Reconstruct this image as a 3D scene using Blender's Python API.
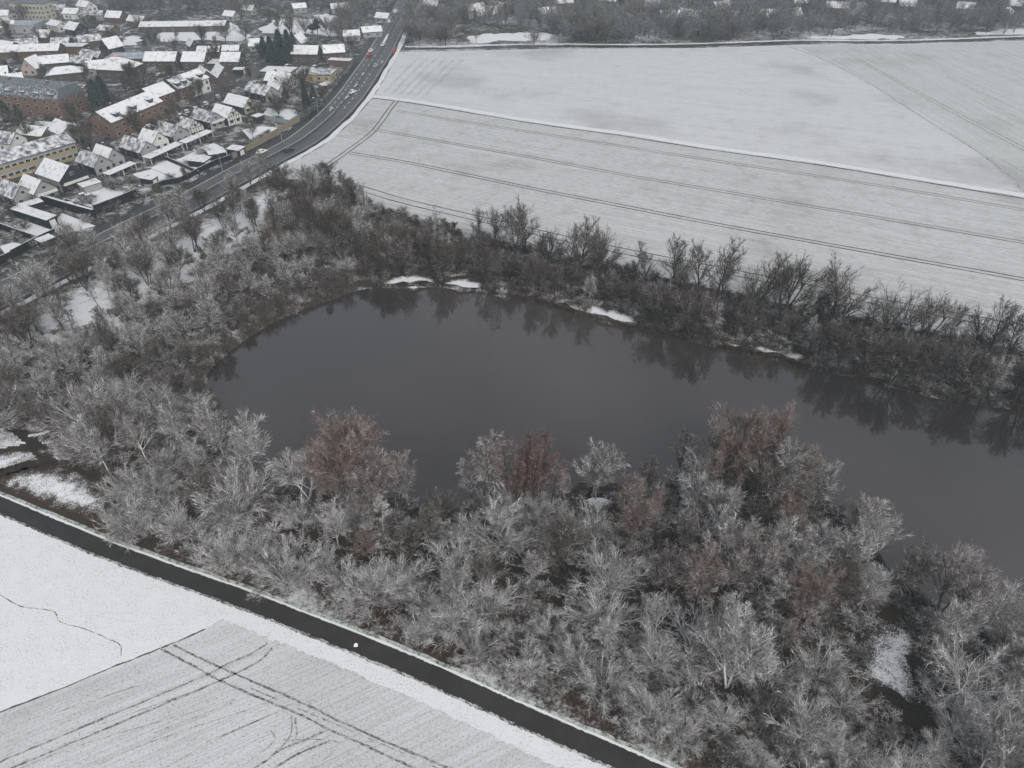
import bpy, bmesh, math, random
import numpy as np
from mathutils import Vector, Matrix
R = math.radians
for o in list(bpy.data.objects): bpy.data.objects.remove(o)
S = bpy.context.scene
COL = S.collection

# ------------------------------------------------------------------ camera, sky, light
FPX, TILT, H = 710.0, R(38), 100.0
cam = bpy.data.cameras.new('camera'); co = bpy.data.objects.new('camera', cam); COL.objects.link(co)
cam.sensor_fit = 'HORIZONTAL'; cam.sensor_width = 36; cam.lens = 36*FPX/1024
cam.clip_start = 1; cam.clip_end = 20000
co.location = (0, 0, H); co.rotation_euler = (R(90)-TILT, 0, 0); S.camera = co
SUN_EL, SUN_AZ = 38, 150
w = bpy.data.worlds.new('World'); S.world = w; w.use_nodes = True
nt = w.node_tree; bg = nt.nodes['Background']
sky = nt.nodes.new('ShaderNodeTexSky'); sky.sky_type = 'NISHITA'; sky.sun_disc = False
sky.sun_elevation = R(SUN_EL); sky.sun_rotation = R(SUN_AZ); sky.air_density = 1; sky.dust_density = 3; sky.ozone_density = 1
hs = nt.nodes.new('ShaderNodeHueSaturation'); hs.inputs['Saturation'].default_value = 0.24
nt.links.new(sky.outputs[0], hs.inputs['Color']); nt.links.new(hs.outputs[0], bg.inputs[0])
bg.inputs[1].default_value = 0.115
sl = bpy.data.lights.new('sun', 'SUN'); sl.energy = 0.55; sl.angle = R(35); sl.color = (1, .97, .93)
so = bpy.data.objects.new('sun', sl); COL.objects.link(so)
so.rotation_euler = (R(90-SUN_EL), 0, R(180-SUN_AZ))
S.view_settings.view_transform = 'Standard'; S.view_settings.look = 'None'
S.view_settings.gamma = 1; S.view_settings.use_curve_mapping = False
S.view_settings.exposure = 0.58
S.render.engine = 'CYCLES'
S.cycles.use_denoising = True
try:
    S.cycles.denoiser = 'OPENIMAGEDENOISE'; S.cycles.denoising_input_passes = 'RGB_ALBEDO_NORMAL'; S.cycles.denoising_prefilter = 'NONE'; S.cycles.denoising_quality = 'HIGH'
except Exception: pass
S.cycles.use_adaptive_sampling = False
try:
    S.cycles.max_bounces = 4; S.cycles.diffuse_bounces = 2; S.cycles.glossy_bounces = 2
    S.cycles.volume_bounces = 0; S.cycles.transmission_bounces = 2; S.cycles.transparent_max_bounces = 4
except Exception: pass

# ------------------------------------------------------------------ surveying: a point of the plan on the ground
def g(x, y, z=0.0):
    u = (x-512)/FPX; v = (384-y)/FPX
    dy = math.cos(TILT)+v*math.sin(TILT); dz = -math.sin(TILT)+v*math.cos(TILT)
    t = (z-H)/dz
    return Vector((u*t, dy*t, z))
def G(pts): return [g(*p) for p in pts]
def proj(p):
    x, y, z = p[0], p[1], p[2]-H
    d = y*math.cos(TILT)-z*math.sin(TILT); u = y*math.sin(TILT)+z*math.cos(TILT)
    return 512+FPX*x/d, 384-FPX*u/d

# ------------------------------------------------------------------ tagging
def tag(o, label=None, cat=None, group=None, kind=None):
    if label: o['label'] = label
    if cat: o['category'] = cat
    if group: o['group'] = group
    if kind: o['kind'] = kind
    return o
def empty(name, loc=(0, 0, 0), rz=0):
    o = bpy.data.objects.new(name, None); COL.objects.link(o); o.location = loc; o.rotation_euler = (0, 0, rz)
    o.empty_display_size = .5
    return o
def link(name, me, parent=None, loc=None, rz=0):
    o = bpy.data.objects.new(name, me); COL.objects.link(o)
    if parent: o.parent = parent
    if loc is not None: o.location = loc
    o.rotation_euler = (0, 0, rz)
    return o
def copy_tree(o, parent=None):
    c = o.copy(); COL.objects.link(c); c.parent = parent
    for ch in o.children: copy_tree(ch, c)
    return c

# ------------------------------------------------------------------ materials
def new_mat(name, rough=.8, spec=.3):
    m = bpy.data.materials.new(name); m.use_nodes = True
    b = m.node_tree.nodes['Principled BSDF']; b.inputs['Roughness'].default_value = rough
    b.inputs['Specular IOR Level'].default_value = spec
    return m, m.node_tree, b
def noise(nt, scale, detail=4, rough=.6, vec=None):
    n = nt.nodes.new('ShaderNodeTexNoise'); n.inputs['Scale'].default_value = scale
    n.inputs['Detail'].default_value = detail; n.inputs['Roughness'].default_value = rough
    if vec: nt.links.new(vec, n.inputs['Vector'])
    return n.outputs['Fac']
def coords(nt, rot=0, scale=(1, 1, 1)):
    g_ = nt.nodes.new('ShaderNodeNewGeometry'); m = nt.nodes.new('ShaderNodeMapping'); m.vector_type = 'TEXTURE'
    m.inputs['Rotation'].default_value = (0, 0, rot); m.inputs['Scale'].default_value = tuple(1/s for s in scale)
    nt.links.new(g_.outputs['Position'], m.inputs['Vector']); return m.outputs[0]
def ramp(nt, fac, lo, hi):
    n = nt.nodes.new('ShaderNodeMapRange'); n.inputs['From Min'].default_value = lo; n.inputs['From Max'].default_value = hi
    n.interpolation_type = 'SMOOTHSTEP'; nt.links.new(fac, n.inputs['Value']); return n.outputs[0]
def mix(nt, fac, a, b):
    n = nt.nodes.new('ShaderNodeMix'); n.data_type = 'RGBA'
    for s, v in ((0, fac), (6, a), (7, b)):
        if hasattr(v, 'links'): nt.links.new(v, n.inputs[s])
        else: n.inputs[s].default_value = v if s == 0 else (*v, 1)
    return n.outputs[2]
def mth(nt, op, a, b=0.0):
    n = nt.nodes.new('ShaderNodeMath'); n.operation = op
    for s, v in ((0, a), (1, b)):
        if hasattr(v, 'links'): nt.links.new(v, n.inputs[s])
        else: n.inputs[s].default_value = v
    return n.outputs[0]
def put(nt, b, c): nt.links.new(c, b.inputs['Base Color'])
def normal_z(nt):
    g_ = nt.nodes.new('ShaderNodeNewGeometry'); s = nt.nodes.new('ShaderNodeSeparateXYZ')
    nt.links.new(g_.outputs['Normal'], s.inputs[0]); return s.outputs['Z']

def plain(name, c, rough=.8, spec=.3, var=.25, scale=3):
    m, nt, b = new_mat(name, rough, spec)
    f = noise(nt, scale, 4, .6, coords(nt))
    put(nt, b, mix(nt, ramp(nt, f, .3, .7), tuple(v*(1-var) for v in c), tuple(min(1, v*(1+var)) for v in c)))
    return m
def capped(name, c, snow=.75, lo=.35, hi=.7, patch=(.3, .5), scale=1.2, var=.25, rough=.8):
    """a solid colour whose upward faces carry lying snow, worn through in patches"""
    m, nt, b = new_mat(name, rough, .2)
    P = coords(nt); f = noise(nt, scale, 5, .65, P); f2 = noise(nt, 4, 3, .6, P)
    base = mix(nt, ramp(nt, f2, .3, .7), tuple(v*(1-var) for v in c), tuple(min(1, v*(1+var)) for v in c))
    cov = mth(nt, 'MULTIPLY', ramp(nt, normal_z(nt), lo, hi), ramp(nt, f, *patch))
    put(nt, b, mix(nt, cov, base, (snow, snow*1.005, snow*1.02))); return m

def twig_mat(name, bark, snow=.62, cover=.8, lo=.0, hi=.5, base_frost=.12):
    m, nt, b = new_mat(name, .9, .1)
    P = coords(nt); f = noise(nt, .5, 3, .6, P)
    oi = nt.nodes.new('ShaderNodeObjectInfo')
    barkc = mix(nt, ramp(nt, noise(nt, .9, 2, .5, P), .3, .7), tuple(v*.7 for v in bark), tuple(v*1.35 for v in bark))
    cov = mth(nt, 'MULTIPLY', ramp(nt, normal_z(nt), lo, hi), ramp(nt, f, .25, .62))
    cov = mth(nt, 'MULTIPLY', cov, cover)
    cov = mth(nt, 'ADD', cov, base_frost)
    cov = mth(nt, 'MULTIPLY', cov, mth(nt, 'ADD', mth(nt, 'MULTIPLY', oi.outputs['Random'], .45), .8))
    put(nt, b, mix(nt, cov, barkc, (snow, snow*.985, snow*.98))); return m
M = {}
M['frost'] = twig_mat('heavily_frosted_twigs', (.05, .038, .029), .92, 1.0, -.05, .45, .15)
M['frost_mid'] = twig_mat('frosted_twigs', (.058, .043, .032), .84, .74, .1, .65, .06)
M['frost_light'] = twig_mat('lightly_frosted_twigs', (.06, .043, .032), .74, .52, .25, .8, .04)
M['brown'] = twig_mat('brown_twigs', (.068, .045, .031), .6, .3, .4, .9, .025)
M['russet'] = twig_mat('russet_frosted_twigs', (.15, .088, .06), .7, .45, .2, .8, .05)
M['red'] = twig_mat('red_twigs', (.16, .062, .05), .55, .22, .3, .9, .04)
M['pink'] = twig_mat('pinkish_frosted_twigs', (.14, .085, .07), .75, .6, .1, .65, .07)
M['bark'] = twig_mat('dark_bark', (.05, .043, .038), .5, .5, .2, .7, .03)
M['bark_pale'] = twig_mat('pale_bark', (.09, .08, .068), .8, 1.0, -.1, .4, .25)
M['conifer'] = twig_mat('snowy_conifer_needles', (.018, .032, .026), .5, .4, .45, .95, .03)
M['far'] = twig_mat('distant_twigs', (.085, .083, .08), .6, .55, .1, .8, .1)  # paler bark and frost: part of the distance haze is put into the colour
M['reed'] = twig_mat('dry_reed', (.11, .086, .066), .5, .25, .2, .9, .03)
M['hedge'] = twig_mat('snowy_hedge', (.028, .035, .022), .62, .7, .3, .8, .02)

def ground_mat(name, c, snow, cover, scale=.35, fine=3.0, snow2=None):
    """earth or grass under lying snow; cover = mean share of snow"""
    m, nt, b = new_mat(name, .9, .1)
    P = coords(nt); f = noise(nt, scale, 6, .68, P); f2 = noise(nt, fine, 4, .7, P); f3 = noise(nt, scale*.15, 2, .5, P)
    s = mth(nt, 'ADD', mth(nt, 'MULTIPLY', f, .55), mth(nt, 'MULTIPLY', f2, .3))
    s = mth(nt, 'ADD', s, mth(nt, 'MULTIPLY', f3, .15))
    t = .5+(.5-cover)*.35
    cov = ramp(nt, s, t-.09, t+.09)
    base = mix(nt, ramp(nt, f2, .35, .65), tuple(v*.6 for v in c), tuple(v*1.4 for v in c))
    put(nt, b, mix(nt, cov, base, snow)); return m
M['land'] = ground_mat('distant_land', (.07, .065, .05), (.6, .6, .62), .4, .03, .3)
M['floor'] = ground_mat('woodland_floor', (.055, .04, .029), (.6, .6, .61), .38, .12, 1.6)
M['floor_snow'] = ground_mat('snowy_woodland_floor', (.09, .08, .065), (.62, .62, .64), .72, .1, 1.2)
M['village'] = ground_mat('village_ground', (.05, .048, .038), (.64, .65, .67), .34, .22, 1.0)
M['snowpatch'] = ground_mat('lying_snow', (.2, .19, .16), (.78, .79, .81), 1.1, .5, 3)
M['lawn'] = ground_mat('snowy_lawn', (.15, .16, .12), (.78, .79, .81), .98, .3, 2)
M['patch'] = ground_mat('thin_snow_in_brush', (.05, .042, .034), (.66, .67, .69), .66, .35, 3.5)
M['verge'] = ground_mat('snowy_verge', (.11, .12, .07), (.74, .75, .76), .85, .8, 4)
M['verge_green'] = ground_mat('frosted_grass_verge', (.07, .09, .045), (.55, .58, .55), .55, 1.2, 5)
M['trail'] = ground_mat('muddy_trail', (.042, .034, .028), (.4, .4, .41), .06, .5, 3)
M['trailsnow'] = ground_mat('trodden_snow', (.045, .037, .03), (.6, .6, .62), .42, .4, 3)

def field_mat(name, rot, soil, snow, rows, rowsc, speck=.25, patch=.14, cover=.8):
    """drilled field: snow lying between the rows, soil speckle showing through"""
    m, nt, b = new_mat(name, .9, .1)
    P = coords(nt); Q = coords(nt, rot, (.012, rowsc, 1))   # stretched along the rows
    Q2 = coords(nt, rot, (.35, 2.2, 1))
    st = noise(nt, 1.0, 3, .75, Q); big = noise(nt, .018, 3, .5, P); mid = noise(nt, .12, 4, .6, P); fi = noise(nt, 1.0, 3, .8, Q2)
    a = mth(nt, 'MULTIPLY', ramp(nt, st, .35, .65), rows)
    a = mth(nt, 'ADD', a, mth(nt, 'MULTIPLY', ramp(nt, fi, .42, .68), speck))
    a = mth(nt, 'ADD', a, mth(nt, 'MULTIPLY', ramp(nt, big, .52, .72), patch))
    a = mth(nt, 'ADD', a, mth(nt, 'MULTIPLY', ramp(nt, mid, .45, .8), patch*.6))
    a = mth(nt, 'ADD', a, 1-cover)
    put(nt, b, mix(nt, a, snow, soil)); return m
M['field'] = field_mat('drilled_field_under_snow', R(-25.4), (.13, .125, .1), (.72, .73, .74), .17, .95, .30, .28, .86)
M['field_up'] = field_mat('smooth_field_under_snow', R(-20), (.2, .19, .17), (.72, .73, .75), .11, .5, .2, .26, .9)
M['field_right'] = field_mat('grey_field_under_snow', R(-85), (.15, .15, .13), (.68, .69, .69), .16, .5, .2, .2, .86)
def speckle_field():
    m, nt, b = new_mat('stubbly_sown_field', .9, .1)
    P = coords(nt); v = nt.nodes.new('ShaderNodeTexVoronoi'); v.inputs['Scale'].default_value = 3.2
    nt.links.new(coords(nt, R(28), (.8, 1.6, 1)), v.inputs['Vector'])
    fi = noise(nt, 5, 3, .8, P); big = noise(nt, .06, 3, .5, P); st = noise(nt, 1.0, 2, .6, coords(nt, R(28), (.02, 2.4, 1)))
    d = ramp(nt, v.outputs['Distance'], .34, .12)
    a = mth(nt, 'MULTIPLY', d, ramp(nt, fi, .38, .6)); a = mth(nt, 'ADD', mth(nt, 'MULTIPLY', a, .85), .07)
    a = mth(nt, 'ADD', a, mth(nt, 'MULTIPLY', ramp(nt, big, .4, .7), .12))
    a = mth(nt, 'ADD', a, mth(nt, 'MULTIPLY', ramp(nt, st, .38, .65), .15))
    a = mth(nt, 'ADD', a, mth(nt, 'MULTIPLY', ramp(nt, noise(nt, 2.2, 4, .8, P), .5, .7), .3))
    put(nt, b, mix(nt, a, (.72, .73, .74), (.09, .085, .07))); return m
M['field_near'] = speckle_field()
def meadow():
    m, nt, b = new_mat('snow_covered_meadow', .9, .1)
    P = coords(nt); f = noise(nt, .35, 5, .7, P); f2 = noise(nt, 3.5, 4, .75, P)
    a = mth(nt, 'MULTIPLY', ramp(nt, f2, .5, .66), ramp(nt, f, .3, .65)); a = mth(nt, 'ADD', mth(nt, 'MULTIPLY', a, .6), .02)
    put(nt, b, mix(nt, a, (.8, .81, .82), (.2, .21, .16)))
    bp = nt.nodes.new('ShaderNodeBump'); bp.inputs['Strength'].default_value = .5; bp.inputs['Distance'].default_value = .3
    nt.links.new(f, bp.inputs['Height']); nt.links.new(bp.outputs[0], b.inputs['Normal']); return m
M['meadow'] = meadow()
M['track'] = ground_mat('wheel_track', (.075, .07, .06), (.5, .5, .5), .2, 1.0, 3)
M['track_near'] = ground_mat('slushy_wheel_track', (.09, .07, .055), (.5, .5, .5), .5, 1.5, 7)
M['track_faint'] = ground_mat('faint_wheel_track', (.2, .19, .17), (.62, .62, .62), .5, 1.0, 3)
M['slush'] = ground_mat('slushy_path_edge', (.05, .045, .035), (.6, .6, .6), .5, .8, 5)
def asphalt(name, c, wet=.6, spots=0.0):
    m, nt, b = new_mat(name, wet, .4)
    P = coords(nt); f = noise(nt, .25, 5, .65, P); f2 = noise(nt, 6, 3, .7, P)
    a = mth(nt, 'ADD', mth(nt, 'MULTIPLY', f, .7), mth(nt, 'MULTIPLY', f2, .3))
    col = mix(nt, ramp(nt, a, .3, .7), tuple(v*.7 for v in c), tuple(v*1.35 for v in c))
    if spots: col = mix(nt, ramp(nt, noise(nt, .9, 4, .8, P), .68, .78), col, (spots, spots, spots))
    put(nt, b, col)
    return m
M['path'] = asphalt('damp_path_asphalt', (.034, .031, .0285), .7, .1)
M['road'] = asphalt('damp_road_asphalt', (.07, .071, .074), .5)
M['road_dark'] = asphalt('wet_dark_asphalt', (.035, .035, .037), .5)
M['road_wear'] = asphalt('drier_wheel_wear', (.1, .102, .106), .6)
M['street'] = asphalt('village_street_asphalt', (.06, .06, .062), .5, .3)
M['paint'] = plain('worn_white_paint', (.62, .62, .6), .6, .3, .15, 1.5)
M['paint_y'] = plain('worn_pale_line_paint', (.5, .5, .42), .6, .3, .2, 1.5)
M['redpaint'] = plain('red_road_surface', (.42, .06, .06), .7, .3, .2, 1)
def water():
    m, nt, b = new_mat('pond_water', .04, .5)
    b.inputs['IOR'].default_value = 1.95; b.inputs['Specular Tint'].default_value = (1, .94, .93, 1)
    P = coords(nt); f = noise(nt, .011, 3, .5, P)
    put(nt, b, mix(nt, ramp(nt, f, .3, .7), (.028, .0245, .0235), (.068, .060, .058)))  # water sheen painted as broad paler patches in the base colour
    bp = nt.nodes.new('ShaderNodeBump'); bp.inputs['Strength'].default_value = .02; bp.inputs['Distance'].default_value = .05
    nt.links.new(noise(nt, 1.4, 4, .6, coords(nt, .3, (1, .5, 1))), bp.inputs['Height']); nt.links.new(bp.outputs[0], b.inputs['Normal'])
    r = ramp(nt, noise(nt, .03, 3, .6, P), .3, .7)
    nt.links.new(mth(nt, 'ADD', mth(nt, 'MULTIPLY', r, .03), .015), b.inputs['Roughness'])
    return m
M['water'] = water()
M['bank'] = ground_mat('muddy_bank', (.03, .024, .02), (.5, .5, .52), .28, .25, 2)
M['pool'] = plain('pool_water', (.1, .45, .5), .1, .5, .1, 1)
M['tan'] = plain('tan_timber_wall', (.22, .18, .135), .8, .2, .12, 1.5)
M['black_fence'] = capped('black_timber_fence', (.016, .018, .02), .75)
M['grey_fence'] = capped('grey_fence', (.1, .1, .1), .7)
M['brick'] = plain('red_brick', (.13, .082, .066), .85, .2, .18, 2)
M['brick_orange'] = plain('orange_brick', (.17, .11, .085), .85, .2, .12, 2)
M['brick_dark'] = plain('dark_brick', (.082, .066, .058), .85, .2, .18, 2)
M['dark_clad'] = plain('dark_cladding', (.028, .03, .036), .8, .2, .2, 2)
M['grey_wall'] = plain('grey_render', (.3, .3, .3), .85, .2, .12, 2)
M['white_wall'] = plain('white_render', (.6, .6, .57), .85, .2, .08, 2)
M['cream'] = plain('cream_render', (.4, .38, .31), .85, .2, .1, 2)
M['yellow'] = plain('ochre_panels', (.34, .265, .16), .8, .2, .1, 2)
M['pinkwall'] = plain('pale_pink_render', (.45, .36, .32), .85, .2, .1, 2)
M['timberwood'] = plain('dark_timber_beam', (.03, .025, .022), .8, .2, .1, 2)
M['brownwood'] = plain('brown_boards', (.12, .08, .055), .8, .2, .2, 2)
M['roof_snow'] = capped('snowed_roof', (.07, .072, .08), .76, .2, .4, (.2, .5), .45)
M['roof_patchy'] = capped('patchily_snowed_roof', (.08, .085, .095), .72, .2, .4, (.34, .64), .5)
M['roof_slate'] = capped('slate_roof_under_thin_snow', (.1, .115, .13), .5, .2, .4, (.45, .7), 1.0)
M['roof_blue'] = capped('blue_grey_flat_roof', (.3, .34, .4), .7, .2, .4, (.45, .7), .5)
M['redtile'] = plain('red_ridge_tiles', (.45, .05, .04), .7)
M['glass'] = plain('dark_window_glass', (.02, .024, .03), .15, .6, .3, 1)
M['frame'] = plain('white_window_frame', (.62, .62, .6), .6)
M['chimney'] = capped('chimney_brick', (.11, .07, .055), .7)
M['carwhite'] = plain('white_car_paint', (.75, .75, .75), .3, .5, .03, 1)
M['cardark'] = plain('dark_grey_car_paint', (.035, .045, .05), .3, .5, .05, 1)
M['carred'] = plain('red_car_paint', (.35, .03, .03), .3, .5, .05, 1)
M['carsilver'] = plain('silver_car_paint', (.4, .41, .43), .3, .5, .05, 1)
M['carsnow'] = capped('snowed_car_paint', (.08, .09, .11), .78, .5, .8, (.1, .3))
M['tyre'] = plain('tyre_rubber', (.015, .015, .015), .8)
M['metal'] = plain('galvanised_metal', (.3, .31, .32), .5, .5, .1, 2)
M['lamp_white'] = plain('white_lamp_housing', (.75, .76, .77), .5)
M['orange'] = plain('orange_plastic', (.6, .16, .03), .5)
M['white'] = plain('white_plastic', (.8, .8, .78), .5)

# ------------------------------------------------------------------ mesh helpers
def tri_mesh(name, V, F, mats, mi=None):
    V = np.asarray(V, np.float32); F = np.asarray(F, np.int32)
    me = bpy.data.meshes.new(name)
    me.vertices.add(len(V)); me.vertices.foreach_set('co', V.ravel())
    me.loops.add(F.size); me.loops.foreach_set('vertex_index', F.ravel())
    me.polygons.add(len(F)); me.polygons.foreach_set('loop_start', np.arange(0, F.size, F.shape[1], dtype=np.int32))
    for m in mats: me.materials.append(m)
    if mi is not None: me.polygons.foreach_set('material_index', np.asarray(mi, np.int32))
    me.update(calc_edges=True)
    return me
def poly_sheet(name, pts, z, mat, kind='structure'):
    bm = bmesh.new(); vs = [bm.verts.new((p[0], p[1], z)) for p in pts]
    f = bm.faces.new(vs); f.normal_update()
    if f.normal.z < 0: f.normal_flip()
    bmesh.ops.triangulate(bm, faces=bm.faces[:])
    me = bpy.data.meshes.new(name); bm.to_mesh(me); bm.free(); me.materials.append(mat)
    o = link(name, me); o['kind'] = kind; return o
def smooth(pts, n=6):
    P = [Vector((p[0], p[1], 0)) for p in pts]; out = []
    for i in range(len(P)-1):
        p0 = P[max(i-1, 0)]; p1 = P[i]; p2 = P[i+1]; p3 = P[min(i+2, len(P)-1)]
        for k in range(n):
            t = k/n
            out.append(.5*((2*p1)+(p2-p0)*t+(2*p0-5*p1+4*p2-p3)*t*t+(3*p1-p0-3*p2+p3)*t**3))
    out.append(P[-1]); return out
def offset(pts, d):
    out = []
    for i, p in enumerate(pts):
        a = pts[max(i-1, 0)]; b = pts[min(i+1, len(pts)-1)]; t = (b-a).normalized()
        out.append(p+Vector((-t.y, t.x, 0))*d)
    return out
def rough(pts, amp, seed=1, lev=3):
    r = random.Random(seed); P = [Vector((p[0], p[1], 0)) for p in pts]
    for k in range(lev):
        Q = []
        for i in range(len(P)):
            u, v = P[i], P[(i+1) % len(P)]; m = (u+v)/2; n = Vector((-(v-u).y, (v-u).x, 0)); L = n.length+1e-6
            Q += [u, m+n/L*r.uniform(-1, 1)*min(amp/(1.6**k), L*.35)]
        P = Q
    return P
def rough_line(P, amp=.32):
    r = random.Random(2); out = []
    for u, v in zip(P[:-1], P[1:]):
        for k in range(6): out.append(u+(v-u)*(k/6)+Vector((r.uniform(-amp, amp), r.uniform(-amp, amp), 0)))
    return out
def ribbon_bm(bm, pts, w, z, jit=0, rnd=None, o=0):
    L = offset(pts, o+w/2); Rr = offset(pts, o-w/2); prev = None
    for a, b in zip(L, Rr):
        j = (rnd.uniform(-jit, jit) if jit else 0); k = (rnd.uniform(-jit, jit) if jit else 0)
        t = (a-b).normalized()
        cur = (bm.verts.new((a.x+t.x*j, a.y+t.y*j, z)), bm.verts.new((b.x+t.x*k, b.y+t.y*k, z)))
        if prev: bm.faces.new((prev[0], prev[1], cur[1], cur[0]))
        prev = cur
def ribbon(name, pts, w, z, mat, n=6, jit=0, kind='structure', o=0, sm=True):
    bm = bmesh.new(); rnd = random.Random(len(name)+len(pts))
    P = smooth(pts, n) if sm else [Vector((p[0], p[1], 0)) for p in pts]
    ribbon_bm(bm, P, w, z, jit, rnd, o)
    me = bpy.data.meshes.new(name); bm.to_mesh(me); bm.free(); me.materials.append(mat)
    ob = link(name, me); ob['kind'] = kind; return ob
def ribbons(name, lines, w, z, mat, n=6, jit=0):
    bm = bmesh.new(); rnd = random.Random(5)
    for l in lines: ribbon_bm(bm, smooth(l, n), w, z, jit, rnd)
    me = bpy.data.meshes.new(name); bm.to_mesh(me); bm.free(); me.materials.append(mat)
    ob = link(name, me); ob['kind'] = 'structure'; return ob
def box_bm(bm, x0, x1, y0, y1, z0, z1, mi=0, rot=None):
    c = [(x0, y0, z0), (x1, y0, z0), (x1, y1, z0), (x0, y1, z0), (x0, y0, z1), (x1, y0, z1), (x1, y1, z1), (x0, y1, z1)]
    if rot is not None: c = [rot @ Vector(p) for p in c]
    v = [bm.verts.new(p) for p in c]
    for f in ((3, 2, 1, 0), (4, 5, 6, 7), (0, 1, 5, 4), (1, 2, 6, 5), (2, 3, 7, 6), (3, 0, 4, 7)):
        fc = bm.faces.new([v[i] for i in f]); fc.material_index = mi
    return v
def bm_mesh(name, bm, mats):
    me = bpy.data.meshes.new(name); bm.to_mesh(me); bm.free()
    for m in mats: me.materials.append(m)
    return me
def inside(p, poly):
    x, y = p[0], p[1]; c = False; j = len(poly)-1
    for i in range(len(poly)):
        a, b = poly[i], poly[j]
        if (a[1] > y) != (b[1] > y) and x < (b[0]-a[0])*(y-a[1])/(b[1]-a[1])+a[0]: c = not c
        j = i
    return c
def dist_line(p, pts):
    m = 1e9
    for a, b in zip(pts[:-1], pts[1:]):
        dx, dy = b[0]-a[0], b[1]-a[1]; t = max(0, min(1, ((p[0]-a[0])*dx+(p[1]-a[1])*dy)/(dx*dx+dy*dy+1e-9)))
        m = min(m, math.hypot(p[0]-a[0]-t*dx, p[1]-a[1]-t*dy))
    return m

def smoothr(pts, n): return list(rough(smooth(pts, n)[:-1], 1.1, len(pts)*n, 2))+[None]
def smoothf(pts, n): return list(rough(smooth(pts, n)[:-1], 4, len(pts)*n, 2))+[None]
def thin_snow_mat():
    m, nt, b = new_mat('snow_thinning_into_brush', .9, .1)
    P_ = coords(nt); f = noise(nt, .45, 5, .7, P_); f2 = noise(nt, 4.0, 4, .75, P_)
    at = nt.nodes.new('ShaderNodeAttribute'); at.attribute_name = 'snow_depth'
    s = mth(nt, 'ADD', mth(nt, 'MULTIPLY', f, .45), mth(nt, 'MULTIPLY', f2, .55))
    s = mth(nt, 'ADD', s, mth(nt, 'SUBTRACT', mth(nt, 'MULTIPLY', at.outputs['Fac'], .42), .22))
    base = mix(nt, ramp(nt, f2, .35, .65), (.034, .025, .018), (.075, .056, .041))
    put(nt, b, mix(nt, ramp(nt, s, .44, .6), base, (.83, .84, .86))); return m
M['thin'] = thin_snow_mat()
def snow_patch(name, poly, z, feather=2.5, cell=.7, depth=1.0):
    P_ = [Vector((p[0], p[1], 0)) for p in poly]; ring_ = P_+[P_[0]]
    x0_, x1_ = min(p.x for p in P_)-feather, max(p.x for p in P_)+feather; y0_, y1_ = min(p.y for p in P_)-feather, max(p.y for p in P_)+feather
    nx, ny = int((x1_-x0_)/cell)+2, int((y1_-y0_)/cell)+2; V = []; D = []
    for j in range(ny):
        for i in range(nx):
            x, y = x0_+i*cell, y0_+j*cell; dd = dist_line((x, y), ring_); dd = dd if inside((x, y), P_) else -dd
            V.append((x, y, z)); D.append(depth*max(0, min(1, .5+.5*dd/feather)))
    F = []
    for j in range(ny-1):
        for i in range(nx-1):
            q = (j*nx+i, j*nx+i+1, (j+1)*nx+i+1, (j+1)*nx+i)
            if max(D[k] for k in q) > .02: F.append(q)
    me = tri_mesh(name, V, F, [M['thin']]); at = me.attributes.new('snow_depth', 'FLOAT', 'POINT'); at.data.foreach_set('value', np.array(D, np.float32))
    o = link(name, me); o['kind'] = 'structure'; return o
# ------------------------------------------------------------------ the land
SHORE_N = [(204, 378), (211, 367), (225, 354), (243, 341), (268, 325), (300, 310), (330, 300), (357, 290), (395, 287), (425, 286), (462, 290),
           (500, 297), (540, 303), (572, 312), (612, 324), (650, 331), (690, 341), (735, 351), (772, 358), (800, 366), (850, 377), (900, 389), (950, 400), (1024, 411), (1120, 428), (1260, 450)]
SHORE_S = [(1260, 720), (1150, 690), (1080, 668), (1024, 645), (975, 628), (935, 606), (892, 574), (865, 536), (815, 494), (745, 466), (690, 476), (640, 494), (592, 491), (545, 497), (505, 502),
           (470, 507), (438, 512), (400, 500), (350, 498), (300, 492), (262, 476), (236, 446), (216, 412), (206, 394)]
shoreN = smooth(G(SHORE_N), 4); shoreS = smooth(G(SHORE_S), 4)
POND = shoreN+shoreS
RIGHT_EDGE = [(-160, 378), (-60, 336), (0, 308), (50, 283), (100, 258), (150, 232), (190, 212), (225, 193), (260, 173), (290, 157), (318, 141), (345, 118), (365, 95), (378, 75), (392, 52), (400, 35), (408, 19), (415, 4), (424, -14)]
HWY = smooth(G(RIGHT_EDGE), 5)
FIELD_S = [(268, 182), (300, 182), (340, 190), (400, 214), (480, 236), (560, 254), (700, 286), (860, 319), (1024, 351), (1160, 378), (1400, 425)]
field_s = smooth(G(FIELD_S), 3)
PATH_C = [(-240, 408), (-120, 457), (0, 505), (112, 552), (245, 600), (300, 621.5), (420, 670), (540, 724), (640, 768), (760, 822), (900, 886)]
path_c = G(PATH_C)
def gnd(name, x0, y0, x1, y1, z, m): return poly_sheet(name, [(x0, y0), (x1, y0), (x1, y1), (x0, y1)], z, m)
gnd('ground', -6000, -2000, 6000, 9000, 0, M['land'])
wood_poly = [p for p in offset(HWY, -3)[:45] if p.y < 262] 
WOOD = [Vector(p) for p in wood_poly]+[p for p in field_s]+G([(1400, 900)])+[Vector((p[0], p[1], 0)) for p in offset(smooth(path_c, 3), 2.5)][::-1]
poly_sheet('woodland_ground', WOOD, .004, M['floor'])
field_top = G([(430, 51.5), (560, 48.5), (700, 48), (800, 44.5), (900, 44), (1024, 40.5), (1400, 28)])
field_left = [p for p in offset(HWY, -4.5) if g(400, 52).y >= p.y >= g(268, 182).y+1]
FIELD = field_left+field_top+G([(1400, 425)])+field_s[::-1]
poly_sheet('field', FIELD, .008, M['field'])
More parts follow.
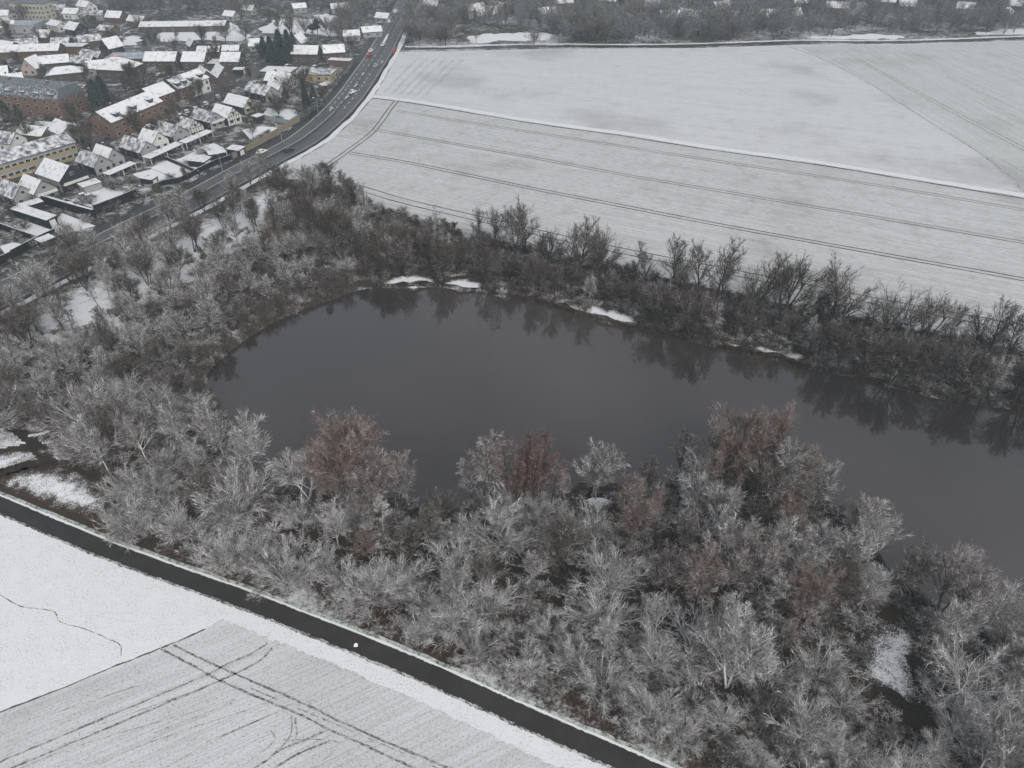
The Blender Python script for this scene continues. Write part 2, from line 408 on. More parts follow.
BND = [(367, 96), (388, 97.8), (432, 104), (530, 120.5), (620, 133), (720, 148.5), (824, 163), (925, 179.5), (1024, 195.5), (1200, 224), (1400, 255)]
bnd = G(BND)
poly_sheet('field', [p for p in field_left if p.y > bnd[0].y+.5]+field_top+bnd[::-1], .012, M['field_up'])
poly_sheet('field', G([(798, 47), (824, 45.5), (900, 45), (1024, 41.5), (1395, 29.5), (1395, 254), (1200, 222), (1024, 193.5), (985, 158), (930, 118), (860, 77)]), .016, M['field_right'])
ribbon('field_boundary_strip', bnd, 3.6, .02, M['verge'], jit=.5)
ribbon('field_boundary_furrow', offset([Vector(p) for p in bnd], -3.0), .9, .02, M['track'], jit=.2)
# paired wheel tracks in the far field
def pair(name, pts, gap=1.9, w=.5, z=.024, mat='track'):
    P = smooth(G(pts), 5)
    bm = bmesh.new(); rnd = random.Random(3)
    for s in (-1, 1): ribbon_bm(bm, P, w, z, .06, rnd, s*gap/2)
    o = link(name, bm_mesh(name, bm, [M[mat]])); o['kind'] = 'structure'
pair('wheel_tracks', [(396, 111), (430, 116), (530, 132), (620, 146), (720, 161.5), (824, 177), (925, 193), (1024, 210), (1200, 240)], w=.36)
pair('wheel_tracks', [(375, 129), (382, 131), (400, 134), (450, 143), (530, 157), (620, 174), (720, 191), (824, 208.6), (1024, 242.5), (1200, 274)], w=.4)
pair('wheel_tracks', [(350, 153), (375, 157), (420, 165), (520, 186), (620, 205.5), (720, 225), (824, 243.8), (1024, 279.5), (1200, 312)], w=.5)
pair('wheel_tracks', [(345, 183), (400, 200), (480, 219), (560, 237.5), (640, 254.5), (728, 271.5), (860, 298), (1016, 327), (1200, 362)], gap=3.4, w=.5)
pair('wheel_tracks', [(397, 100.5), (390, 109), (375, 129.5), (360, 142), (330, 163.5), (300, 181)], gap=2.0, w=.5, z=.028)
pair('wheel_tracks', [(857, 59), (895, 80), (933, 101), (980, 126), (1024, 149), (1120, 200)], gap=2.4, w=.6, mat='track_near')
pair('wheel_tracks', [(790, 47), (824, 60), (870, 84), (929.5, 121.8), (975, 150), (1010, 176), (1020, 188)], gap=.6, w=.5, mat='track_faint')
pair('wheel_tracks', [(931, 67), (975, 90), (1024, 112), (1100, 146)], gap=1.9, w=.4, mat='track_faint')
pair('wheel_tracks', [(982, 59), (1024, 79), (1100, 112)], gap=1.9, w=.4, mat='track_faint')
for k in range(6):
    x = 418+k*9
    ribbon('faint_field_strip', G([(x, 58+k*.3), (x-34-k*1.4, 93+k)]), 1.8, .024, M['field_right'], jit=.5, n=12)
# near fields beside the paved path
near_edge = [Vector((p[0], p[1], 0)) for p in offset(smooth(path_c, 3), -2)]
BL = [(-140, 765), (0, 712), (60, 689), (117, 665), (129, 661), (161, 648), (176, 642), (205, 629), (226, 617), (231, 612)]
poly_sheet('snowy_meadow', near_edge+G([(900, 1200), (-400, 1200), (-500, 600)]), .008, M['meadow'])
strip_in = [Vector((p[0], p[1], 0)) for p in offset(smooth(path_c, 3), -4.3) if p.x > g(231, 612).x]
poly_sheet('sown_field', G(BL)+rough_line(strip_in)+G([(900, 1300), (-300, 1300)]), .012, M['field_near'])
ribbon('field_furrow', G(BL[:8]), .22, .016, M['track'], jit=.08)
near_tracks = [[(-60, 788), (0, 762), (97, 721), (202, 677), (226, 664.5), (250, 654.5), (268, 643)],
    [(-40, 792), (12, 768), (117, 724), (217, 682), (246, 668.5), (262, 659), (272, 648)],
    [(161, 649), (190, 664), (217, 679), (255, 696), (300, 714.5), (329, 729.5), (370, 747.5), (414, 768), (470, 792)],
    [(173, 645), (200, 658), (228.5, 671), (300, 702), (358.6, 730), (440.6, 765), (500, 790)],
    [(200, 800), (255, 768), (281, 750), (300, 742), (325, 731)],
    [(215, 808), (275, 768), (300, 753), (330, 741)]]
ribbons('wheel_tracks', [G(l) for l in near_tracks], .31, .02, M['track_near'], 14, .08)
ribbons('faint_row_lines', [G(l) for l in ([(291, 716), (292, 728), (288, 740), (275, 752)], [(295, 718), (297, 734), (291, 744)])], .25, .02, M['track_faint'], 6, .05)
rr = [G([(50+i*52, 715+i*9), (140+i*46, 685+i*9)]) for i in range(4)]+[G([(-20+i*75, 790), (60+i*70, 752+i*-2), (235+i*12, 700+i*10)]) for i in range(5)]+[G([(250+i*50, 688+i*22), (480+i*40, 786+i*10)]) for i in range(1)]
ribbons('faint_row_lines', rr, .16, .018, M['track_faint'], 6, .05)
ribbons('animal_trail', [G([(0, 595), (12, 602), (23, 607), (40, 609), (53, 611), (57, 616), (59, 621), (69, 625), (79, 627), (95, 633), (108, 639), (120, 645), (121, 656)])], .1, .016, M['track'], 6, .05)
ribbon('paved_path', path_c, 3.1, .028, M['path'], 60, .09)
ribbon('path_verge', [Vector(p) for p in offset([Vector((p[0], p[1], 0)) for p in path_c], -1.6)], .35, .032, M['slush'], 60, .14)
ribbon('path_verge', [Vector(p) for p in offset([Vector((p[0], p[1], 0)) for p in path_c], 2.05)], 1.0, .024, M['verge_green'], 8, .12)
ribbon('path_verge', [Vector(p) for p in offset([Vector((p[0], p[1], 0)) for p in path_c], 1.75)], .4, .026, M['snowpatch'], 8, .1)
ribbon('path_verge', [Vector(p) for p in offset([Vector((p[0], p[1], 0)) for p in path_c], -2.9)], 2.5, .024, M['meadow'], 50, .3)

# woodland trails and clearings
TRAIL1 = [(-80, 500), (0, 473), (15, 468), (32, 463.5), (53, 463), (75, 467), (97, 477), (125, 485), (160, 500), (190, 514), (250, 535), (330, 552), (420, 560), (500, 566), (597, 595), (643, 606), (703, 629), (773, 657), (830, 672), (879, 690), (912, 708), (944, 725), (971, 736), (1040, 762), (1120, 800)]
trail1 = smooth(G(TRAIL1), 4)
ribbon('woodland_trail', G(TRAIL1), 1.9, .02, M['trail'], jit=.4)
ribbon('woodland_trail', G([(52, 463), (44, 456), (36, 447), (28, 438), (14, 428), (-20, 412)]), 2.4, .024, M['trail'], jit=.25)
ribbon('woodland_trail', G([(28, 436), (45, 433), (60, 428)]), .8, .026, M['snowpatch'], jit=.15)
ribbon('woodland_trail', G([(912, 655), (917, 668), (921, 684), (924, 700)]), 2.2, .024, M['trail'], jit=.3)
snow_patch('snow_patch', smooth(G([(4, 478), (30, 472), (62, 472), (84, 480), (99, 492), (108, 508), (85, 512), (55, 505), (28, 494), (8, 486), (4, 478)]), 3)[:-1], 0.012, 3.0, .6, .76)
snow_patch('snow_patch', smooth(G([(-20, 462), (10, 455), (30, 453), (38, 457), (20, 462), (0, 468), (-20, 474), (-20, 462)]), 3)[:-1], 0.012)
CLEARING = [(866, 645), (882, 628), (905, 626), (920, 645), (917, 672), (921, 698), (903, 704), (880, 690), (860, 676), (866, 645)]
snow_patch('snow_patch', smooth(G(CLEARING), 4)[:-1], 0.013, 3.2, .6, .72)
snow_patch('snow_patch', smooth(G([(582, 500), (588, 494), (604, 493), (614, 495), (612, 503), (592, 506), (582, 500)]), 3)[:-1], 0.013)
for q in ([(384, 284), (398, 277), (430, 277), (430, 286), (398, 288)], [(445, 283), (462, 279), (482, 284), (474, 290), (450, 289)], [(558, 307), (588, 305), (634, 318), (628, 325), (585, 315)],
          [(722, 347), (745, 342), (770, 348), (800, 354), (795, 361), (760, 354)]):
    snow_patch('snow_patch', rough(smooth(G(q+[q[0]]), 3)[:-1], 1.6, len(q), 1), 0.014, 1.6, .4, .85)

# the pond and its bank
snow_patch('snowy_ground', G([(-70, 352), (0, 320), (100, 271), (190, 224), (262, 187), (300, 192), (285, 215), (262, 240), (200, 285), (140, 328), (60, 368), (-70, 415)]), .0084, 9, 1.3, .8)
snow_patch('snow_patch', offset(trail1, 2.2)+offset(trail1, -2.2)[::-1], .0100, 1.8, .7, .5)
snow_patch('snow_patch', G([(-60, 470), (-60, 432), (20, 418), (70, 440), (110, 470), (150, 500), (150, 530), (60, 515), (0, 492)]), .0104, 4, .8, .62)
poly_sheet('pond_water', POND, .012, M['water'])
bm = bmesh.new(); rnd = random.Random(9); ring = offset(POND+[POND[0]], 0); prev = None
outer = offset(ring, 1.0)
if not inside(outer[20], POND): sgn = 1
else: sgn = -1
prof = [(-.35, 0.0), (.1, .32), (.9, .5), (2.6, .002)]
for i, p in enumerate(ring):
    k = rnd.uniform(.6, 1.25)
    row = []
    for d, z in prof:
        q = offset(ring, sgn*d*k)[i] if False else None
        a = ring[max(i-1, 0)]; b_ = ring[min(i+1, len(ring)-1)]; t = (b_-a).normalized(); n = Vector((-t.y, t.x, 0))
        q = p+n*sgn*d*k
        row.append(bm.verts.new((q.x, q.y, z*k+(.005 if z == 0 else 0))))
    if prev:
        for a1, b1, c1, d1 in zip(prev[:-1], prev[1:], row[1:], row[:-1]): bm.faces.new((a1, b1, c1, d1))
    prev = row
o = link('pond_bank', bm_mesh('pond_bank', bm, [M['bank']])); o['kind'] = 'structure'

# the main road
def hline(d): return [Vector((p[0], p[1], 0)) for p in offset(HWY, d)]
ribbon('main_road', hline(7.0), 21.4, .02, M['road_dark'], sm=False)
ribbon('road_surface', hline(10.2), 5.6, .024, M['road'], sm=False)
ribbon('road_surface', hline(3.4), 6.2, .024, M['road'], sm=False)
ribbons_ = [ribbon('wheel_wear', hline(dd), .9, .0262, M['road_wear'], sm=False) for dd in (1.6, 3.2, 4.9, 9.0, 10.6, 12.1)]
ribbon('road_line', hline(13.4), .42, .028, M['paint_y'], sm=False)
ribbon('road_line', hline(.35), .2, .028, M['paint'], sm=False)
ribbon('snowy_verge', hline(-3.0), 2.4, .03, M['verge'], jit=.4, sm=False)
ribbon('ditch', hline(-1.2), 1.0, .026, M['trail'], jit=.2, sm=False)
# village ground west of the main road
VILL = [p for p in hline(17.5)]+G([(300, -60), (-700, -60), (-700, 300)])
poly_sheet('village_ground', VILL, .008, M['village'])
# dashes and arrows near the junction
bm = bmesh.new(); rnd = random.Random(4)
for i in range(0, len(HWY)-1):
    p = HWY[i]
    if p.y < 330: continue
    for d in (4.6, 8.2, 11.2):
        a = offset(HWY, d)[i]; b_ = offset(HWY, d)[i+1]; t = (b_-a).normalized(); n = Vector((-t.y, t.x, 0)); L = (b_-a).length
        s = 0
        while s < L:
            q = a+t*s; e = q+t*3.0
            vs = [bm.verts.new((v.x, v.y, .028)) for v in (q+n*.16, q-n*.16, e-n*.16, e+n*.16)]; bm.faces.new(vs); s += 8
o = link('lane_markings', bm_mesh('lane_markings', bm, [M['paint']])); o['kind'] = 'structure'
for (px, py) in ((347, 97), (331, 109), (356, 85), (363, 74), (382, 62)):
    bm = bmesh.new(); c = g(px, py); k = min(range(len(HWY)), key=lambda i: (HWY[i]-c).length); t = (HWY[min(k+1, len(HWY)-1)]-HWY[k-1]).normalized(); n = Vector((-t.y, t.x, 0))
    for poly in ([(-2.6, -.25), (.6, -.25), (.6, .25), (-2.6, .25)], [(.6, -.9), (2.8, 0), (.6, .9)]):
        bm.faces.new([bm.verts.new((c.x+t.x*a+n.x*b, c.y+t.y*a+n.y*b, .032)) for a, b in poly])
    o = link('road_arrow', bm_mesh('road_arrow', bm, [M['paint']])); o['kind'] = 'structure'
for q in ([(367.5, 55.5), (369.5, 48), (371, 47.5), (369.4, 54.5)], [(392, 53), (395.5, 46.5), (397.5, 46.5), (394, 53)]):
    poly_sheet('red_crossing', G(q), .034, M['redpaint'])
poly_sheet('traffic_island', G([(381.5, 44.5), (386, 36), (389, 33.5), (387, 39), (383.5, 45)]), .13, M['snowpatch'])
ribbon('field_road', G([(402, 49), (430, 48.8), (540, 46.5), (620, 46.5), (700, 45.5), (800, 42), (900, 42.2), (1024, 38), (1400, 24)]), 3.6, .02, M['road_dark'])
ribbon('snowy_verge', G([(405, 46.5), (440, 46.5), (540, 44), (620, 44.5), (700, 43.5), (800, 40.2), (900, 40.2), (1024, 36), (1400, 22)]), 2.5, .018, M['snowpatch'], jit=.4)
for q in ([(470, 42), (520, 41), (545, 40), (548, 33), (500, 33.5), (468, 36)], [(800, 38), (870, 39.5), (900, 38), (895, 35), (830, 35)], [(975, 35), (1060, 33), (1060, 27), (1000, 29)], [(262, 33), (312, 34), (316, 19), (272, 20)], [(314, 34), (341, 36), (339, 16), (313, 15)],
          [(158, 42), (205, 40), (232, 41), (248, 38), (236, 25), (196, 23), (160, 30)], [(104, 45), (128, 32), (132, 30), (118, 30), (105, 36)], [(122, 45), (136, 45), (139, 38), (130, 36), (123, 40)]):
    poly_sheet('snow_field', smoothf(G(q+[q[0]]), 2)[:-1], .016, M['lawn'])
# village streets
ribbon('street', G([(-60, 222), (0, 184), (45, 162), (75, 151), (110, 139), (150, 122), (178, 107), (214, 94), (250, 78), (264, 66), (290, 64), (330, 66)]), 6, .02, M['street'])
ribbon('street', G([(-40, 62), (20, 60), (66, 55), (100, 45), (118, 34), (134, 28), (170, 25)]), 6, .02, M['street'])
ribbon('street', G([(60, 78), (110, 82), (150, 78), (180, 74), (215, 70), (258, 68)]), 5, .024, M['street'])
ribbon('street', G([(178, 107), (196, 112), (210, 98)]), 4, .024, M['street'])
ribbon('street', G([(145, 45), (150, 70), (148, 80)]), 5, .022, M['street'])

# ------------------------------------------------------------------ tree growing
def unit(v): return v/(np.linalg.norm(v, axis=-1, keepdims=True)+1e-9)
def grow(rg, base, d, L, r0, r1, n, wob, up):
    """polylines: base (m,3), direction d (m,3), lengths L (m,) -> points (m,n+1,3), radii (m,n+1)"""
    m = len(base); P = np.zeros((m, n+1, 3)); P[:, 0] = base; d = unit(d)
    for k in range(n):
        d = unit(d+rg.normal(0, wob, (m, 3))+np.array([0, 0, up]))
        P[:, k+1] = P[:, k]+d*(L/n)[:, None]
    t = np.linspace(0, 1, n+1)[None]
    return P, r0[:, None]*(1-t)+r1[:, None]*t
def spawn(rg, P, Rr, per, t0, t1, ang, angv, even=False):
    m, n1, _ = P.shape; n = n1-1
    t = rg.uniform(t0, t1, (m, per)) if not even else np.linspace(t0, t1, per)[None]+rg.uniform(-.03, .03, (m, per))
    t = np.clip(t, 0, .999); k = np.floor(t*n).astype(int); f = t*n-k; I = np.arange(m)[:, None]
    a = P[I, k]; b = P[I, k+1]; pos = a+(b-a)*f[..., None]; tan = unit(b-a)
    rad = Rr[I, k]*(1-f)+Rr[I, k+1]*f
    rv = rg.normal(0, 1, tan.shape); perp = unit(rv-(rv*tan).sum(-1, keepdims=True)*tan)
    an = rg.normal(ang, angv, t.shape)[..., None]
    d = np.cos(an)*tan+np.sin(an)*perp
    return pos.reshape(-1, 3), d.reshape(-1, 3), rad.ravel(), t.ravel()
def prisms(P, Rr):
    """three-sided tubes along polylines"""
    m, n1, _ = P.shape
    T = np.zeros_like(P); T[:, :-1] = P[:, 1:]-P[:, :-1]; T[:, -1] = T[:, -2]; T = unit(T)
    ref = np.where(np.abs(T[..., 2:3]) < .9, np.array([0, 0, 1.]), np.array([1., 0, 0])); A = unit(np.cross(T, ref)); B = np.cross(T, A)
    V = np.stack([P+Rr[..., None]*(math.cos(a)*A+math.sin(a)*B) for a in (R(90), R(210), R(330))], 2)  # m,n1,3,3
    idx = np.arange(m*n1*3).reshape(m, n1, 3); F = []
    for s in range(3):
        a = idx[:, :-1, s]; b = idx[:, :-1, (s+1) % 3]; c = idx[:, 1:, (s+1) % 3]; d = idx[:, 1:, s]
        F.append(np.stack([a, b, c], -1).reshape(-1, 3)); F.append(np.stack([a, c, d], -1).reshape(-1, 3))
    return V.reshape(-1, 3), np.concatenate(F)
def slivers(rg, base, d, L, wd):
    """one long thin triangle per fine twig"""
    m = len(base); d = unit(d); rv = rg.normal(0, 1, (m, 3)); s = unit(np.cross(d, rv))*(wd/2)[:, None]
    V = np.stack([base-s, base+s, base+d*L[:, None]], 1).reshape(-1, 3)
    return V, np.arange(m*3).reshape(m, 3)
def join(parts):
    V = []; F = []; o = 0
    for v, f in parts: V.append(v); F.append(f+o); o += len(v)
    return np.concatenate(V), np.concatenate(F)

def tree_geo(seed, kind, h, detail=1.0, tw=.05):
    """returns (trunk V,F), (crown V,F) for a bare tree of height h"""
    rg = np.random.default_rng(seed)
    Z = lambda n: np.zeros((n, 3))
    if kind == 'fan':        # many stems fanning out from a low stool
        n = 24; az = rg.uniform(0, 2*np.pi, n); inc = 1.15*rg.random(n)**.6
        d = np.stack([np.sin(inc)*np.cos(az), np.sin(inc)*np.sin(az), np.cos(inc)], 1)
        L = h*rg.uniform(.85, 1.12, n)*(1-.08*inc)
        P0, R0 = grow(rg, Z(n)+rg.normal(0, .25, (n, 3))*[1, 1, 0], d, L, np.full(n, .065), np.full(n, .02), 6, .05, .02)
        per1, per2, per3 = 10, 7, int(4*detail)
        a1, l1, u1 = .46, .42, .03; t0 = .12
    elif kind == 'open':     # short trunk, wide arching limbs
        P_t, R_t = grow(rg, Z(1), np.array([[0, 0, 1.]]), np.array([h*.22]), np.array([.28]), np.array([.22]), 3, .05, 0)
        n = 14; az = np.linspace(0, 2*np.pi, n, endpoint=False)+rg.normal(0, .2, n); inc = rg.uniform(.2, 1.0, n)
        d = np.stack([np.sin(inc)*np.cos(az), np.sin(inc)*np.sin(az), np.cos(inc)], 1)
        P0, R0 = grow(rg, np.repeat(P_t[:, -1], n, 0), d, h*rg.uniform(.7, .95, n), np.full(n, .12), np.full(n, .025), 7, .08, .02)
        per1, per2, per3 = 10, 8, int(4.4*detail); a1, l1, u1 = .5, .42, .03; t0 = .15
    elif kind == 'tall':     # clear trunk forking into a rounded crown
        P_t, R_t = grow(rg, Z(1), np.array([[0, 0, 1.]]), np.array([h*.78]), np.array([.2]), np.array([.06]), 8, .05, .04)
        b, d, r, t = spawn(rg, P_t, R_t, 20, .3, .99, .62, .15, True)
        n = len(b); P0, R0 = grow(rg, b, d, h*(.46-.22*t)*rg.uniform(.8, 1.15, n), r*.6, np.full(n, .02), 6, .07, .07)
        per1, per2, per3 = 11, 8, int(4.4*detail); a1, l1, u1 = .5, .45, .05; t0 = .1
    elif kind == 'alder':    # slender straight trunk, short side branches high up
        P_t, R_t = grow(rg, Z(1), np.array([[rg.normal(0, .04), rg.normal(0, .04), 1.]]), np.array([h*.95]), np.array([.15]), np.array([.03]), 8, .035, .03)
        b, d, r, t = spawn(rg, P_t, R_t, 24, .38, .98, .95, .18, True)
        n = len(b); P0, R0 = grow(rg, b, d, h*(.26-.15*t)*rg.uniform(.7, 1.2, n), r*.45, np.full(n, .02), 4, .12, .08)
        per1, per2, per3 = 7, 6, int(4.4*detail); a1, l1, u1 = .75, .45, .04; t0 = .2
    elif kind == 'column':   # upright poplar-like
        P_t, R_t = grow(rg, Z(1), np.array([[0, 0, 1.]]), np.array([h*.95]), np.array([.18]), np.array([.03]), 8, .03, .03)
        b, d, r, t = spawn(rg, P_t, R_t, 34, .12, .95, .42, .1, True)
        n = len(b); P0, R0 = grow(rg, b, d, h*(.38-.26*t)*rg.uniform(.8, 1.1, n), r*.4, np.full(n, .02), 5, .07, .14)
        per1, per2, per3 = 7, 6, int(4.4*detail); a1, l1, u1 = .4, .4, .1; t0 = .15
    elif kind == 'vase':     # two or three trunks, spreading fine fan top
        n0 = 3; az = rg.uniform(0, 6.28, n0); d = np.stack([.28*np.cos(az), .28*np.sin(az), np.ones(n0)], 1)
        P_t, R_t = grow(rg, Z(n0)+rg.normal(0, .15, (n0, 3))*[1, 1, 0], d, np.full(n0, h*.6), np.full(n0, .16), np.full(n0, .08), 6, .06, .02)
        b, d, r, t = spawn(rg, P_t, R_t, 10, .3, .99, .55, .15)
        n = len(b); P0, R0 = grow(rg, b, d, h*(.5-.16*t)*rg.uniform(.8, 1.1, n), r*.6, np.full(n, .02), 6, .06, .05)
        per1, per2, per3 = 10, 8, int(4.4*detail); a1, l1, u1 = .48, .45, .05; t0 = .1
    elif kind == 'shrub':
        n = 16; az = rg.uniform(0, 6.28, n); inc = rg.uniform(.0, 1.2, n)
        d = np.stack([np.sin(inc)*np.cos(az), np.sin(inc)*np.sin(az), np.cos(inc)], 1)
        P0, R0 = grow(rg, Z(n), d, h*rg.uniform(.7, 1.1, n), np.full(n, .05), np.full(n, .02), 4, .14, .03)
        per1, per2, per3 = 6, int(5*detail), 2; a1, l1, u1 = .7, .45, .03; t0 = .2
    Lp = np.linalg.norm(P0[:, -1]-P0[:, 0], axis=1)
    parts = []
    b, d, r, t = spawn(rg, P0, R0, per1, t0, .97, a1, .18)
    L1 = np.repeat(Lp, per1)*l1*(1.15-.6*t)*rg.uniform(.7, 1.2, len(b))
    P1, R1 = grow(rg, b, d, L1, np.clip(r*.45, tw*.42, tw*.75), np.full(len(b), tw*.28), 3, .08, u1)
    parts.append(prisms(P1, R1))
    b, d, r, t = spawn(rg, P1, R1, per2, .08, .99, .56, .18)
    L2 = np.repeat(L1, per2)*.6*(1.1-.4*t)*rg.uniform(.6, 1.3, len(b))
    P2, R2 = grow(rg, b, d, L2, np.full(len(b), tw*.45), np.full(len(b), tw*.2), 2, .15, u1)
    # thin branches as two-piece slivers
    s = unit(np.cross(P2[:, -1]-P2[:, 0], rg.normal(0, 1, (len(b), 3))))*(tw*.4)
    V = np.stack([P2[:, 0]-s, P2[:, 0]+s, P2[:, 1]+s*.8, P2[:, 1]-s*.8, P2[:, 2]], 1).reshape(-1, 3)
    I = np.arange(len(b))[:, None]*5; parts.append((V, np.concatenate([I+[0, 1, 2], I+[0, 2, 3], I+[3, 2, 4]])))
    b, d, r, t = spawn(rg, P2, R2, per3, .03, .99, .42, .15)
    L3 = np.clip(np.repeat(L2, per3)*.8*rg.uniform(.5, 1.3, len(b)), .2, 1.5)
    nbr = sum(len(q[1]) for q in parts)
    parts.append(slivers(rg, b, d+[0, 0, u1*2], L3, np.full(len(b), tw*.55)))
    crown = join(parts)
    if kind in ('fan', 'shrub'): trunk = prisms(P0, R0)
    else: trunk = join([prisms(P_t, R_t), prisms(P0, R0)])
    k = h/np.percentile(crown[0][:, 2], 99.5)
    return (trunk[0]*[1, 1, k] if kind in ('alder', 'column') else trunk[0]*k, trunk[1]), (crown[0]*[1, 1, k] if kind in ('alder', 'column') else crown[0]*k, crown[1], (np.arange(len(crown[1])) >= nbr).astype(np.int32))

BRANCH = {'frost': 'frost', 'frost_mid': 'frost', 'frost_light': 'frost_mid', 'brown': 'frost_light', 'russet': 'pink', 'pink': 'frost_mid', 'red': 'pink'}
TWIG = {'frost': 'frost_mid', 'frost_mid': 'frost_mid', 'frost_light': 'brown', 'brown': 'brown', 'russet': 'russet', 'pink': 'pink', 'red': 'red'}
PROTO = {}
def proto(kind, seed, h, crown_mat, bark='bark', detail=1.0, tw=.05):
    key = (kind, seed, crown_mat, bark, detail)
    if key not in PROTO:
        gk = (kind, seed, h, detail, tw)
        t, c = tree_geo(seed, kind, h, detail, tw)
        PROTO[key] = (tri_mesh('trunk', *t, [M[bark]]), tri_mesh('crown', c[0], c[1], [M[BRANCH[crown_mat]], M[TWIG[crown_mat]]], c[2]))
    return PROTO[key]
BASEH = {'fan': 6.5, 'open': 9, 'tall': 12, 'alder': 12, 'column': 13, 'vase': 10, 'shrub': 2.6}
TREES = []
def tree(kind, seed, mat, x, y, h, name, label, group=None, cat='tree', bark=None, rz=None, wide=1.0, det=1.0):
    bk = bark or ('bark_pale' if mat in ('frost', 'frost_mid') else 'bark')
    tm, cm = proto(kind, seed, BASEH[kind], mat, bk, det, tw={'fan': .046, 'open': .05, 'shrub': .045}.get(kind, .045))
    rz_ = rz if rz is not None else (x*7.3+y*3.1) % 6.28
    e = empty(name, (x, y, 0), rz_); s = h/BASEH[kind]; e.scale = (s*wide, s*wide, s)
    tag(e, label, cat, group); link('trunk', tm, e); link('crown', cm, e); TREES.append((x, y)); return e

# ------------------------------------------------------------------ named trees that stand out
ORD = ['first', 'second', 'third', 'fourth', 'fifth', 'sixth', 'seventh', 'eighth', 'ninth', 'tenth', 'eleventh', 'twelfth', 'thirteenth', 'fourteenth', 'fifteenth', 'sixteenth', 'seventeenth', 'eighteenth', 'nineteenth', 'twentieth', 'twenty-first', 'twenty-second', 'twenty-third', 'twenty-fourth']
def ORDN(i):
    n = i+1
    if n < 20: return ORD[i]
    t_ = {2: 'twenty', 3: 'thirty', 4: 'forty', 5: 'fifty'}[n//10]
    return t_[:-1]+'ieth' if n % 10 == 0 else t_+'-'+ORD[n % 10-1]
KEEP = [(g(*q_).x, g(*q_).y, r_) for q_, r_ in (((396, 285), 5), ((412, 284), 5), ((424, 284), 4), ((450, 288), 4), ((468, 289), 5), ((575, 314), 4), ((600, 318), 5), ((620, 322), 4), ((735, 352), 4), ((760, 357), 4), ((788, 362), 4), ((360, 288), 3))]      # (point, radius) kept free for the trees below
def P(px, py): v = g(px, py); return v.x, v.y
edge = [  # along the far field edge: base pixel, kind, seed, height, material
    (438, 262, 'alder', 1, 13, 'pink'), (497, 262, 'tall', 1, 12, 'brown'), (516, 265, 'tall', 2, 13.5, 'frost_light'), (547, 268, 'vase', 1, 9, 'brown'), (578, 282, 'tall', 3, 15, 'brown'), (603, 284, 'vase', 2, 11, 'brown'),
    (634, 288, 'alder', 2, 11, 'brown'), (672, 292, 'tall', 1, 12, 'brown'), (697, 300, 'tall', 2, 13, 'brown'), (715, 300, 'tall', 3, 14, 'frost_light'), (757, 316, 'tall', 3, 14, 'brown'), (783, 318, 'vase', 1, 13, 'brown'),
    (834, 332, 'vase', 2, 15, 'frost_light'), (884, 340, 'open', 1, 12, 'frost_light'), (922, 346, 'vase', 1, 12, 'pink'), (952, 354, 'alder', 1, 9, 'brown'), (985, 362, 'tall', 1, 14, 'frost_light'), (1003, 366, 'tall', 2, 13, 'brown'), (1020, 368, 'tall', 3, 14, 'brown'),
    (474, 258, 'alder', 2, 8, 'frost_light'), (1060, 372, 'tall', 1, 13, 'brown')]
for k_ in range(15):
    px_ = 480+k_*38+(k_*37 % 15); edge.append((px_, float(np.interp(px_, [400, 480, 560, 700, 860, 1024, 1160], [214, 236, 254, 286, 319, 351, 378]))+6+(k_*53 % 17), ('tall', 'vase', 'tall', 'open')[k_ % 4], k_ % 3+1, 8+(k_*29 % 5)*.8, ('frost_light', 'brown', 'frost_light')[k_ % 3]))
edge.sort()
for i, (px, py, kd, sd, h, mt) in enumerate(edge):
    h *= 1.36 if px < 800 else 1.2
    x, y = P(px, py); KEEP.append((x, y, 2.5))
    desc = {'pink': 'pinkish', 'brown': 'bare brown', 'frost_light': 'lightly frosted'}[mt]
    o = tree(kd, sd, mt, x, y, h, 'bare_tree', f'{desc} tree standing against the snowy field on the far shore, {ORDN(i)} from the left', 'tall trees along the field edge', bark='bark', det=.42)
    o.rotation_euler.z = 0
